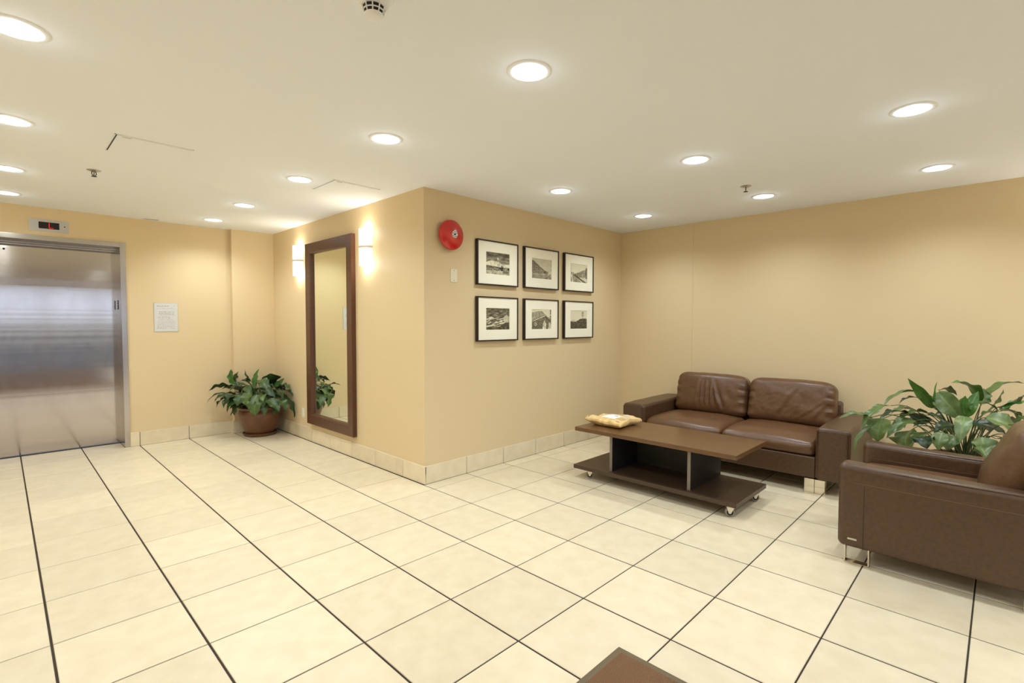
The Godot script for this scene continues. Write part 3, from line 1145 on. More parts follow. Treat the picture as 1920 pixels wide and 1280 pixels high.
func make_sofa() -> void:
	var b := Vector3(2.45, 0, 1.476)
	var t := thing("sofa", "brown leather two-seat sofa against the plain wall", "sofa", b)
	var n := FastNoiseLite.new()
	n.seed = 5
	n.frequency = 2.2
	n.fractal_octaves = 3
	var mb := nmb(b)
	mb.rbox(Vector3(2.45, 0.2, 1.478), Vector3(0.84, 0.17, 1.51), 0.012, 2)
	obj("seat_base", mb, M.leather, t)
	for s in [[0.485, 0.724, 1.0], [2.232, 2.467, -1.0]]:
		mb = nmb(b)
		var hz: float = (s[1] - s[0]) / 2
		var bend := func(q: Vector3) -> Vector3:
			var k := clampf((q.y + 0.207) / 0.414, 0, 1)
			q.y += 0.006 * k * (1 - pow(q.z / hz, 2)) - 0.008 * k * smoothstep(0.1, -0.43, q.x)
			q.z += 0.004 * n.get_noise_3d(q.x, q.y, s[0] * 7) * k
			q.x += 0.006 * sin(q.y * 9.0) * step_neg(q.x)
			return q
		mb.rbox(Vector3(2.47, 0.322, (s[0] + s[1]) / 2), Vector3(0.92, 0.417, s[1] - s[0]), 0.032, 4, 8, bend)
		var arm := obj("arm", mb, M.leather, t, 70)
		mb = nmb(b)
		var zc: float = (s[0] + s[1]) / 2
		for e in [-1, 1]:
			mb.tube([Vector3(2.018, 0.13, zc + e * (hz - 0.008)), Vector3(2.0165, 0.40, zc + e * (hz - 0.008)), Vector3(2.017, 0.495, zc + e * (hz - 0.011)), Vector3(2.028, 0.514, zc + e * (hz - 0.016)), Vector3(2.2, 0.523, zc + e * (hz - 0.016)), Vector3(2.8, 0.524, zc + e * (hz - 0.016))], 0.0032, 6)
		mb.tube([Vector3(2.024, 0.511, zc - hz + 0.02), Vector3(2.022, 0.515, zc), Vector3(2.024, 0.511, zc + hz - 0.02)], 0.0032, 6)
		obj("seam", mb, M.leather, arm, 70)
	mb = nmb(b)
	mb.rbox(Vector3(2.855, 0.375, 1.478), Vector3(0.14, 0.52, 1.535), 0.03, 3)
	obj("back_frame", mb, M.leather, t, 60)
	for k in 2:
		var c0: float = [1.102, 1.854][k]
		mb = nmb(b)
		var seat := func(q: Vector3) -> Vector3:
			var u := q.x / 0.33
			var w := q.z / 0.373
			var f := (1 - pow(absf(u), 3)) * (1 - pow(absf(w), 3))
			if q.y > 0: q.y += 0.036 * f + 0.006 * n.get_noise_2d(q.x * 2 + k * 9, q.z * 2)
			var edge := smoothstep(-0.15, -0.33, q.x)
			q.x -= 0.014 * edge * (1 - pow(absf(w), 4)) * (1 - pow(q.y / 0.062, 2) * 0.6)
			if q.y > 0.02: q.y += 0.004 * edge * sin(q.z * 55.0 + 6 * n.get_noise_1d(q.z)) * n.get_noise_1d(q.z * 2 + k)
			q.y -= 0.012 * edge * step_pos(q.y)
			return q
		mb.rbox(Vector3(2.36, 0.346, c0), Vector3(0.66, 0.124, 0.746), 0.045, 4, 22, seat)
		obj("seat_cushion", mb, M.leather_cushion, t, 80)
	for k in 2:
		var c0: float = [1.108, 1.858][k]
		mb = MB.new()
		mb.xf = Transform3D(Basis(Vector3.FORWARD, deg_to_rad(11.0)), Vector3(2.742, 0.602, c0) - b)
		var back := func(q: Vector3) -> Vector3:
			var v := q.y / 0.205
			var w := q.z / 0.375
			var f := (1 - pow(absf(v), 2.5)) * (1 - pow(absf(w), 3))
			if q.x < 0:
				q.x -= 0.032 * f
				if k == 0:
					var m := smoothstep(0.16, -0.02, q.y) * smoothstep(-0.20, -0.03, q.y)
					for g in [[-0.115, 0.014, 0.06, 0.7], [-0.07, 0.013, -0.02, 1.0], [-0.02, 0.015, -0.05, 0.7], [0.035, 0.013, -0.08, 1.0], [0.085, 0.017, -0.36, 1.6], [0.17, 0.03, -0.3, 0.4]]:
						q.x -= 0.013 * g[3] * m * (fold(q.z, g[0] + g[2] * q.y, g[1]) - 0.8 * fold(q.z, g[0] + 0.024 + g[2] * q.y, g[1]))
				else:
					for g in [[-0.02, 0.03, 0.7, 0.8], [0.09, 0.03, 0.35, 0.5], [0.30, 0.022, 0.7, 0.9], [0.26, 0.02, 1.2, 0.5], [-0.32, 0.02, -0.6, 0.5]]:
						q.x -= 0.005 * g[3] * f * (fold(q.z, g[0] + g[2] * q.y, g[1]) - 0.8 * fold(q.z, g[0] + 0.035 + g[2] * q.y, g[1]))
				q.x += 0.007 * n.get_noise_2d(q.y * 2.2, q.z * 2.2 + k * 5) * f
				for e in [-1, 1]:
					var side := smoothstep(0.27, 0.365, e * q.z)
					q.x -= 0.006 * side * sin(q.y * 75.0 + 3.0 * n.get_noise_1d(q.y * 3.0))
			q.y += 0.010 * step_pos(q.y) * (1 - w * w) - 0.02 * smoothstep(0.7, 1.0, absf(w)) * step_pos(v - 0.5) + 0.005 * n.get_noise_1d(q.z * 1.5 + k)
			q.z *= 1.0 - 0.025 * (v + 1) * 0.5
			return q
		mb.rbox(Vector3.ZERO, Vector3(0.19, 0.41, 0.745), 0.06, 4, 54, back)
		obj("back_cushion", mb, M.leather_cushion, t, 80)
	for z in [0.77, 2.232]:
		for x in [2.05, 2.80]:
			mb = nmb(b)
			for e in [-1, 1]:
				mb.rbox(Vector3(x, 0.057, z + e * 0.0365), Vector3(0.058, 0.114, 0.0715), 0.0025, 1)
			obj("leg", mb, M.chrome, t)


func step_neg(x: float) -> float:
	return 1.0 if x < 0 else 0.0


func step_pos(x: float) -> float:
	return 1.0 if x > 0 else 0.0


func make_table() -> void:
	var b := Vector3(1.345, 0, 1.30)
	var t := thing("coffee_table", "low dark brown two-tier wooden coffee table on casters in front of the sofa", "coffee table", b)
	var mb := nmb(b)
	mb.rbox(Vector3(1.345, 0.4245, 1.303), Vector3(0.60, 0.032, 1.372), 0.0012, 1)
	obj("tabletop", mb, M.wenge, t)
	mb = nmb(b)
	mb.rbox(Vector3(1.345, 0.095, 1.300), Vector3(0.60, 0.032, 1.390), 0.0012, 1)
	obj("bottom_shelf", mb, M.wenge_shelf, t)
	for z in [0.955, 1.632]:
		mb = nmb(b)
		mb.rbox(Vector3(1.37, 0.26, z), Vector3(0.55, 0.300, 0.026), 0.001, 1)
		var up := obj("upright_panel", mb, M.wenge_side, t)
		mb = nmb(b)
		mb.rbox(Vector3(1.0945, 0.26, z), Vector3(0.002, 0.299, 0.0255), 0.0008, 1)
		obj("edge_band", mb, M.edge_band, up)
	mb = nmb(b)
	mb.rbox(Vector3(1.50, 0.26, 1.2935), Vector3(0.024, 0.300, 0.653), 0.001, 1)
	obj("back_panel", mb, M.wenge_side, t)
	for q in [[1.105, 0.737, -1.0], [1.085, 1.937, -1.0], [1.52, 1.955, -0.75], [1.56, 0.72, -0.5]]:
		var fork := nmb(b)
		var at := Vector3(q[0], 0.033, q[1])
		var turn := Transform3D(Basis(Vector3.UP, q[2]), at - b)
		fork.xf = turn
		for e in [-1, 1]:
			var o := PackedVector2Array([Vector2(-0.009, -0.007), Vector2(0.004, -0.010), Vector2(0.030, 0.038), Vector2(0.030, 0.045), Vector2(-0.024, 0.045), Vector2(-0.024, 0.038)])
			fork.prism(o, e * 0.0145 - 0.001, e * 0.0145 + 0.001)
		fork.rbox(Vector3(0.003, 0.0437, 0), Vector3(0.056, 0.004, 0.04), 0.001, 1)
		fork.xf = turn * Transform3D(Basis(Vector3.RIGHT, PI / 2), Vector3.ZERO)
		fork.lathe(Vector3(0, -0.018, 0), [Vector2(0, 0), Vector2(0.006, 0), Vector2(0.006, 0.036), Vector2(0, 0.036)], 12)
		var f := obj("caster", fork, M.chrome, t)
		mb = MB.new()
		mb.xf = turn * Transform3D(Basis(Vector3.RIGHT, PI / 2), Vector3.ZERO)
		mb.lathe(Vector3(0, -0.012, 0), [Vector2(0.022, 0), Vector2(0.029, 0.001), Vector2(0.033, 0.007), Vector2(0.033, 0.017), Vector2(0.029, 0.023), Vector2(0.022, 0.024)], 28)
		obj("tyre", mb, M.tyre, f)
		mb = MB.new()
		mb.xf = turn * Transform3D(Basis(Vector3.RIGHT, PI / 2), Vector3.ZERO)
		mb.lathe(Vector3(0, -0.0115, 0), [Vector2(0, 0), Vector2(0.0225, 0.0), Vector2(0.0225, 0.023), Vector2(0, 0.023)], 24)
		obj("hub", mb, M.black, f)


func make_parcel() -> void:
	var im := Image.create(256, 256, false, Image.FORMAT_RGB8)
	var n := FastNoiseLite.new()
	n.seed = 77
	n.frequency = 0.02
	for y in 256:
		for x in 256:
			var v := 0.95 + 0.09 * n.get_noise_2d(x, y)
			im.set_pixel(x, y, Color(0.93 * v, 0.79 * v, 0.53 * v))
	rng.seed = 55
	# x of the picture runs along z of the room (to the right), y towards the camera's side
	im.fill_rect(Rect2i(70, 92, 96, 84), Color(0.97, 0.97, 0.96))
	for k in 6: scribble(im, 78, 102 + k * 10, 40, 5, 2, Color(0.35, 0.42, 0.45))
	im.fill_rect(Rect2i(128, 112, 26, 9), Color(0.2, 0.2, 0.22))
	scribble(im, 124, 140, 34, 5, 2, Color(0.4, 0.4, 0.4))
	for k in 2: im.fill_rect(Rect2i(104, 46 + k * 12, 70, 5), Color(0.25, 0.18, 0.2))
	im.fill_rect(Rect2i(150, 42, 48, 28), Color(0.72, 0.71, 0.74))
	scribble(im, 34, 56, 44, 10, 3, Color(0.45, 0.15, 0.2))
	for k in 8:
		for y in 62:
			im.fill_rect(Rect2i(clampi(184 + k * 8 - y / 3, 0, 253), 112 + y, 2, 1), Color(0.28, 0.25, 0.22))
	scribble(im, 150, 196, 70, 14, 3, Color(0.2, 0.25, 0.3))
	var pm := mat(Color.WHITE, 0.6)
	pm.albedo_texture = ImageTexture.create_from_image(im)
	var t := thing("paper_parcel", "crumpled brown paper parcel with a white label on the coffee table", "parcel", Vector3(1.365, 0.4405, 0.80))
	var mb := MB.new()
	var w := FastNoiseLite.new()
	w.seed = 6
	w.frequency = 6.0
	w.fractal_octaves = 3
	var bend := func(q: Vector3) -> Vector3:
		var u := q.x / 0.18
		var v := q.z / 0.185
		var f := maxf(0.0, (1 - u * u)) * maxf(0.0, (1 - v * v))
		var e := maxf(absf(u), absf(v))
		var up := 0.5 + 0.5 * clampf(q.y / 0.009, -1, 1)
		q.y = q.y + up * 0.058 * sqrt(f) - 0.004 + 0.02 * (1.0 - f) * smoothstep(0.5, 1.0, e)
		q.y += 0.012 * w.get_noise_2d(q.x, q.z) * up * (0.4 + e)
		# seams curl up along the edges
		q.y += smoothstep(0.75, 1.05, e) * (0.012 + 0.014 * w.get_noise_2d(q.x * 1.5 + 4, q.z * 1.5))
		# corner towards the pictures is gathered and lifted
		var k := smoothstep(0.3, 0.55, -(u + v) * 0.3 - (v + 1) * 0.0)
		q.y += 0.012 * k
		var pull := 1.0 - 0.10 * (1.0 - absf(u)) * smoothstep(0.6, 1.0, absf(v))
		q.z *= pull
		q.x *= 1.0 - 0.09 * (1.0 - absf(v)) * smoothstep(0.6, 1.0, absf(u))
		q.y = maxf(q.y, -0.009 + 0.0005)
		return q
	mb.rbox(Vector3(0, 0.0105, 0), Vector3(0.36, 0.02, 0.37), 0.009, 2, 26, bend)
	for i in mb.p.size():
		mb.t[i] = Vector2(mb.p[i].z / 0.37 + 0.5, 0.5 - mb.p[i].x / 0.36)
	obj("paper_wrapping", mb, pm, t, 35)
	mb = MB.new()
	var rim := []
	for k in 9:
		var a := TAU * k / 8.0
		rim.append(Vector3(-0.115 + 0.022 * cos(a), 0.052 + 0.014 * sin(a), -0.185 + 0.016 * sin(a * 2.0 + 1.0)))
	mb.tube(rim, 0.005, 6)
	mb.tube([Vector3(-0.12, 0.048, -0.175), Vector3(-0.085, 0.04, -0.15), Vector3(-0.05, 0.045, -0.12)], 0.017, 8, 0.008)
	obj("gathered_end", mb, mat(Color(0.86, 0.72, 0.5), 0.65), t, 60)


func make_armchair() -> void:
	var b := Vector3(1.26, 0, 3.05)
	var t := thing("armchair", "brown leather armchair with flat arms at the right edge of the view", "armchair", b)
	var n := FastNoiseLite.new()
	n.seed = 15
	n.frequency = 2.0
	n.fractal_octaves = 3
	for s in [[0.86, 0.985, -1.0], [1.54, 1.662, 1.0]]:
		var xc: float = (s[0] + s[1]) / 2
		var hx: float = (s[1] - s[0]) / 2
		var mb := nmb(b)
		var bend := func(q: Vector3) -> Vector3:
			var k := smoothstep(0.0, 0.23, q.y)
			q.y += (0.010 * smoothstep(0.0, -0.43, q.z) - 0.004) * k + 0.002 * n.get_noise_2d(q.z * 2, q.x) * k
			q.x += 0.004 * signf(q.x) * k * smoothstep(0.09, 0.16, q.y)
			return q
		mb.rbox(Vector3(xc, 0.322, 3.05), Vector3(s[1] - s[0], 0.464, 0.86), 0.034, 5, 10, bend)
		var arm := obj("arm", mb, M.leather, t, 70)
		for e in [-1, 1]:
			mb = nmb(b)
			var x: float = xc + e * (hx + 0.0006)
			mb.tube([Vector3(x - e * 0.018, 0.461, 2.6225), Vector3(x, 0.461, 2.648), Vector3(x + e * 0.001, 0.459, 2.9), Vector3(x + e * 0.001, 0.457, 3.45)], 0.0013, 6)
			obj("stitching", mb, M.thread, arm, 70)
			mb = nmb(b)
			mb.tube([Vector3(x - e * 0.001, 0.455, 2.745), Vector3(x - e * 0.001, 0.30, 2.745), Vector3(x - e * 0.001, 0.096, 2.745)], 0.0017, 6)
			obj("panel_seam", mb, M.seam, arm, 70)
			mb = nmb(b)
			mb.tube([Vector3(xc + e * (hx - 0.010), 0.542, 2.665), Vector3(xc + e * (hx - 0.008), 0.544, 2.9), Vector3(xc + e * (hx - 0.008), 0.542, 3.42)], 0.004, 6)
			obj("piping", mb, M.leather, arm, 70)
	var tag_mb := nmb(b)
	tag_mb.rbox(Vector3(0.8595, 0.143, 2.694), Vector3(0.003, 0.010, 0.044), 0.0014, 2)
	obj("metal_tag", tag_mb, M.satin, t)
	var mb := nmb(b)
	mb.rbox(Vector3(1.2625, 0.21, 3.05), Vector3(0.56, 0.2, 0.80), 0.015, 2)
	obj("seat_base", mb, M.leather, t)
	mb = nmb(b)
	var seat := func(q: Vector3) -> Vector3:
		var f := (1 - pow(absf(q.x / 0.275), 3)) * (1 - pow(absf(q.z / 0.36), 3))
		if q.y > 0: q.y += 0.03 * f
		return q
	mb.rbox(Vector3(1.2625, 0.372, 2.995), Vector3(0.55, 0.13, 0.72), 0.04, 4, 14, seat)
	obj("seat_cushion", mb, M.leather_cushion, t, 80)
	mb = nmb(b)
	mb.rbox(Vector3(1.26, 0.40, 3.47), Vector3(0.72, 0.60, 0.14), 0.035, 3)
	obj("back_frame", mb, M.leather, t, 60)
	mb = MB.new()
	mb.xf = Transform3D(Basis(Vector3.RIGHT, deg_to_rad(24.0)), Vector3(1.262, 0.60, 3.345) - b)
	var back := func(q: Vector3) -> Vector3:
		var v := q.y / 0.24
		var u := q.x / 0.275
		var f := (1 - pow(absf(v), 2.2)) * (1 - pow(absf(u), 2.6))
		q.z += signf(q.z) * 0.035 * f
		q.z += 0.01 * n.get_noise_2d(q.x * 3, q.y * 3)
		q.x += signf(q.x) * 0.012 * (1 - v * v)
		return q
	mb.rbox(Vector3.ZERO, Vector3(0.55, 0.48, 0.16), 0.075, 5, 18, back)
	obj("back_cushion", mb, M.leather_cushion, t, 80)
	for x in [0.897, 1.625]:
		for z in [2.714, 3.43]:
			mb = nmb(b)
			for e in [-1, 1]:
				mb.rbox(Vector3(x, 0.052, z + e * 0.0555), Vector3(0.045, 0.104, 0.007), 0.002, 1)
			mb.rbox(Vector3(x, 0.0045, z), Vector3(0.045, 0.007, 0.118), 0.0025, 1)
			obj("leg", mb, M.chrome, t)


func make_mat() -> void:
	var t := thing("entrance_mat", "brown ribbed entrance mat with an olive rubber border at the bottom edge", "floor mat", Vector3(-1.70, 0, 4.1))
	var a := Vector2(-2.75, 2.156)
	var c := Vector2(-0.655, 6.05)
	var b := Vector3(-1.70, 0, 4.1)
	var mb := nmb(b)
	var w := 0.034
	var prof := [[0.0, 0.0], [0.003, 0.004], [0.010, 0.0075], [w - 0.004, 0.0085], [w, 0.007], [w, 0.0]]
	var o := [Vector2(a.x, c.y), Vector2(c.x, c.y), Vector2(c.x, a.y), Vector2(a.x, a.y)]
	for k in 4:
		var m := (k + 1) % 4
		for r in prof.size() - 1:
			var f := func(e: Vector2, p): return Vector3(e.x + p[0] * (1 if e.x < -1.7 else -1), p[1], e.y + p[0] * (1 if e.y < 4.1 else -1))
			mb.quad(f.call(o[k], prof[r]), f.call(o[m], prof[r]), f.call(o[m], prof[r + 1]), f.call(o[k], prof[r + 1]))
	var border := mat(Color(0.42, 0.36, 0.25), 0.6)
	obj("rubber_border", mb, border, t, 50)
	var im := Image.create(128, 128, false, Image.FORMAT_RGB8)
	var hm := Image.create(128, 128, false, Image.FORMAT_RGB8)
	rng.seed = 91
	for y in 128:
		for x in 128:
			var row := fposmod(x / 8.0, 1.0)
			var bead := fposmod(y / 8.0 + 0.5 * (int(x / 8.0) % 2), 1.0)
			var hgt := sin(row * PI) * (0.5 + 0.5 * sin(bead * PI))
			var v := 0.42 + 0.58 * hgt + 0.16 * (rng.randf() - 0.5)
			im.set_pixel(x, y, Color(0.72 * v, 0.53 * v, 0.37 * v))
			hm.set_pixel(x, y, Color(hgt, hgt, hgt))
	var cm := mat(Color(1, 1, 1), 0.95)
	cm.albedo_texture = ImageTexture.create_from_image(im)
	cm.heightmap_enabled = true
	cm.heightmap_texture = ImageTexture.create_from_image(hm)
	cm.heightmap_scale = 0.4
	tri_map(cm, 11.0, true)
	mb = nmb(b)
	mb.box(Vector3(a.x + w - 0.002, 0.0, a.y + w - 0.002), Vector3(c.x - w + 0.002, 0.0082, c.y - w + 0.002))
	obj("carpet_pile", mb, cm, t)


# ------------------------------------------------------------------ plants
func leaf(t: Node3D, from: Vector3, tip: Vector3, w: float, kind: int) -> void:
	var base: Vector3 = t.get_meta("crown")
	var foot: Vector3 = base + Vector3((from.x - base.x) * 0.12 + rng.randf_range(-0.03, 0.03), -0.03, (from.z - base.z) * 0.12 + rng.randf_range(-0.03, 0.03))
	var flat_out := Vector3(from.x - base.x, 0, from.z - base.z)
	var l := from.distance_to(tip)
	var dir := (tip - from) / l
	# stalk rises steeply, then bends over into the blade
	var ctrl := foot.lerp(from, 0.55) + Vector3(0, 0.10 + 0.2 * flat_out.length(), 0) - dir * 0.04
	var path := []
	for i in 9:
		var u := i / 8.0
		path.append(foot.lerp(ctrl, u).lerp(ctrl.lerp(from, u), u) - t.position)
	var sag := 0.16 * l if dir.y < 0.5 else 0.03 * l
	var up := (Vector3.UP * 0.75 + flat_out.normalized() * 0.75 if flat_out.length() > 0.02 else Vector3.UP).normalized()
	if absf(dir.dot(up)) > 0.92:
		up = (flat_out.normalized() + Vector3(-0.5, 0.1, 0.5)).normalized()
	var side := dir.cross(up).normalized()
	side = side.rotated(dir, rng.randf_range(-0.35, 0.35))
	var nrm := side.cross(dir).normalized()
	var mb := MB.new()
	var g := []
	var nl := 14
	var nw := 6
	var ph := rng.randf() * TAU
	var wave := rng.randf_range(0.07, 0.16)
	for i in nl + 1:
		var u := float(i) / nl
		var c := from.lerp(tip, u) + nrm * (sag * 4 * u * (1 - u)) - t.position
		c += side * 0.03 * l * sin(u * 3 + ph)
		var hw := 0.5 * w * minf(1.0, pow(sin(PI * pow(clampf(u * 0.97 + 0.015, 0, 1), 0.72)), 0.8) * 1.02)
		hw = maxf(hw, 0.0012)
		if u > 0.86: hw *= lerpf(1.0, 0.5, (u - 0.86) / 0.14)
		var row := []
		for j in nw + 1:
			var v := float(j) / nw * 2 - 1
			var q := c + side * v * hw
			q += nrm * (absf(v) * hw * 0.34 + w * wave * absf(v) * v * v * sin(u * 15.0 + ph + (1.3 if v > 0 else 0.0)) * sin(PI * u))
			if t.has_meta("corner"):
				# leaves lie up against the two walls of the corner
				q.x = minf(q.x, 0.010 - t.position.x)
				q.z = maxf(q.z, -3.358 - t.position.z)
			row.append([q, Vector2(0.5 + 0.5 * v, u)])
		g.append(row)
	for i in nl:
		for j in nw:
			var a = g[i][j]; var b = g[i][j + 1]; var c = g[i + 1][j + 1]; var d = g[i + 1][j]
			mb.quad(a[0], b[0], c[0], d[0], a[1], b[1], c[1], d[1])
	var o := obj("leaf", mb, M["leaf%d" % kind], t, 80)
	mb = MB.new()
	mb.tube(path, 0.0042, 5, 0.0026)
	obj("stalk", mb, M.stalk, o, 80)


func pot(t: Node3D, r: float, h: float) -> void:
	var mb := MB.new()
	var rb := r * 0.66
	mb.lathe(Vector3(0, 0.02, 0), [Vector2(0, 0), Vector2(rb, 0), Vector2(rb + 0.005, 0.008), Vector2(lerpf(rb, r, 0.30), h * 0.2), Vector2(lerpf(rb, r, 0.66), h * 0.42), Vector2(lerpf(rb, r, 0.92), h * 0.6), Vector2(r, h * 0.72), Vector2(r * 0.995, h * 0.8), Vector2(r * 0.955, h * 0.875), Vector2(r * 0.93, h * 0.91), Vector2(r * 0.945, h * 0.93), Vector2(r * 0.985, h * 0.965), Vector2(r * 0.985, h * 0.99), Vector2(r * 0.96, h), Vector2(r * 0.9, h * 0.985), Vector2(r * 0.88, h * 0.9), Vector2(r * 0.88, h * 0.8)], 56)
	obj("pot", mb, M.pot, t, 50)
	mb = MB.new()
	mb.lathe(Vector3.ZERO, [Vector2(0, 0.002), Vector2(rb + 0.012, 0.002), Vector2(rb + 0.026, 0.012), Vector2(rb + 0.034, 0.034), Vector2(rb + 0.028, 0.036), Vector2(rb + 0.018, 0.021), Vector2(0, 0.019)], 56)
	obj("saucer", mb, M.pot, t, 50)
	mb = MB.new()
	mb.lathe(Vector3(0, h * 0.86, 0), [Vector2(r * 0.9, 0.0), Vector2(r * 0.5, 0.012), Vector2(0, 0.02)], 32)
	obj("soil", mb, M.soil, t, 60)


func make_corner_plant() -> void:
	rng.seed = 301
	var t := thing("potted_plant", "broad-leaved green plant in a brown glazed pot in the corner beside the tall mirror", "potted plant", Vector3(-0.262, 0, -3.10), 0.0, "potted leafy plants")
	t.set_meta("crown", Vector3(-0.262, 0.32, -3.10))
	t.set_meta("corner", true)
	pot(t, 0.233, 0.322)
	leaf(t, Vector3(-0.52, 0.57, -3.32), Vector3(-0.74, 0.54, -3.33), 0.082, 0)
	leaf(t, Vector3(-0.58, 0.51, -3.24), Vector3(-0.76, 0.40, -3.33), 0.064, 0)
	leaf(t, Vector3(-0.58, 0.50, -3.17), Vector3(-0.71, 0.42, -3.22), 0.074, 0)
	leaf(t, Vector3(-0.58, 0.47, -3.16), Vector3(-0.71, 0.36, -3.15), 0.100, 0)
	leaf(t, Vector3(-0.51, 0.50, -3.09), Vector3(-0.66, 0.36, -3.07), 0.137, 0)
	leaf(t, Vector3(-0.48, 0.47, -3.03), Vector3(-0.64, 0.34, -3.03), 0.095, 1)
	leaf(t, Vector3(-0.47, 0.44, -3.04), Vector3(-0.56, 0.27, -3.01), 0.116, 0)
	leaf(t, Vector3(-0.48, 0.60, -3.28), Vector3(-0.50, 0.78, -3.31), 0.120, 2)
	leaf(t, Vector3(-0.45, 0.60, -3.33), Vector3(-0.42, 0.75, -3.33), 0.110, 1)
	leaf(t, Vector3(-0.31, 0.56, -3.18), Vector3(-0.37, 0.78, -3.26), 0.105, 1)
	leaf(t, Vector3(-0.32, 0.55, -3.11), Vector3(-0.25, 0.78, -3.13), 0.099, 2)
	leaf(t, Vector3(-0.28, 0.57, -3.17), Vector3(-0.26, 0.75, -3.21), 0.067, 1)
	leaf(t, Vector3(-0.23, 0.57, -3.13), Vector3(-0.05, 0.68, -2.99), 0.155, 0)
	leaf(t, Vector3(-0.15, 0.57, -2.94), Vector3(-0.07, 0.68, -2.86), 0.055, 2)
	leaf(t, Vector3(-0.09, 0.58, -2.95), Vector3(-0.01, 0.54, -2.83), 0.094, 1)
	leaf(t, Vector3(-0.09, 0.53, -2.87), Vector3(-0.01, 0.46, -2.77), 0.115, 0)
	leaf(t, Vector3(-0.11, 0.46, -2.82), Vector3(-0.01, 0.21, -2.73), 0.125, 0)
	leaf(t, Vector3(-0.03, 0.38, -2.81), Vector3(-0.01, 0.29, -2.77), 0.044, 0)
	leaf(t, Vector3(-0.21, 0.45, -2.70), Vector3(-0.16, 0.33, -2.58), 0.121, 1)
	leaf(t, Vector3(-0.30, 0.46, -2.73), Vector3(-0.24, 0.33, -2.57), 0.125, 1)
	leaf(t, Vector3(-0.39, 0.51, -2.82), Vector3(-0.42, 0.28, -2.76), 0.156, 3)
	leaf(t, Vector3(-0.44, 0.54, -2.87), Vector3(-0.48, 0.39, -2.83), 0.135, 3)
	leaf(t, Vector3(-0.33, 0.51, -2.79), Vector3(-0.35, 0.37, -2.72), 0.084, 1)
	leaf(t, Vector3(-0.31, 0.42, -2.77), Vector3(-0.35, 0.28, -2.72), 0.073, 1)
	leaf(t, Vector3(-0.26, 0.41, -2.71), Vector3(-0.26, 0.28, -2.67), 0.100, 0)
	leaf(t, Vector3(-0.48, 0.50, -2.96), Vector3(-0.56, 0.39, -2.95), 0.131, 1)
	leaf(t, Vector3(-0.41, 0.60, -3.10), Vector3(-0.57, 0.54, -3.15), 0.123, 0)
	leaf(t, Vector3(-0.35, 0.62, -3.20), Vector3(-0.42, 0.63, -3.27), 0.099, 0)
	leaf(t, Vector3(-0.29, 0.66, -2.99), Vector3(-0.27, 0.55, -2.81), 0.134, 1)
	leaf(t, Vector3(-0.21, 0.55, -2.79), Vector3(-0.17, 0.45, -2.65), 0.095, 0)
	leaf(t, Vector3(-0.30, 0.58, -2.95), Vector3(-0.22, 0.48, -2.71), 0.107, 0)
	leaf(t, Vector3(-0.44, 0.58, -3.03), Vector3(-0.41, 0.51, -2.89), 0.085, 1)
	leaf(t, Vector3(-0.34, 0.64, -3.14), Vector3(-0.37, 0.72, -3.18), 0.077, 0)
	leaf(t, Vector3(-0.44, 0.53, -3.31), Vector3(-0.60, 0.55, -3.33), 0.088, 0)
	leaf(t, Vector3(-0.16, 0.55, -3.10), Vector3(-0.01, 0.54, -2.94), 0.111, 0)
	leaf(t, Vector3(-0.34, 0.52, -3.06), Vector3(-0.47, 0.41, -3.04), 0.107, 0)
	leaf(t, Vector3(-0.28, 0.52, -3.00), Vector3(-0.21, 0.38, -2.75), 0.118, 0)
	leaf(t, Vector3(-0.40, 0.49, -3.10), Vector3(-0.48, 0.32, -3.05), 0.107, 0)
	leaf(t, Vector3(-0.32, 0.46, -2.97), Vector3(-0.30, 0.32, -2.76), 0.117, 0)
	leaf(t, Vector3(-0.39, 0.53, -3.33), Vector3(-0.47, 0.56, -3.33), 0.090, 0)
	leaf(t, Vector3(-0.17, 0.58, -3.18), Vector3(-0.09, 0.65, -3.12), 0.090, 0)
	# the rest of the crown
	for k in 52:
		var a := TAU * k * 0.382 + rng.randf_range(-0.2, 0.2)
		var rr := rng.randf_range(0.08, 0.30)
		var d := Vector3(sin(a), 0, cos(a))
		var y := rng.randf_range(0.40, 0.62) - rr * 0.25
		var f := Vector3(-0.262, y, -3.10) + d * rr
		var e := f + d * rng.randf_range(0.10, 0.17) + Vector3(0, rng.randf_range(-0.16, 0.02), 0)
		e.x = minf(e.x, 0.0); e.z = maxf(e.z, -3.34)
		f.x = minf(f.x, -0.02); f.z = maxf(f.z, -3.32)
		leaf(t, f, e, rng.randf_range(0.058, 0.085), [0, 1, 0, 0, 3][k % 5])


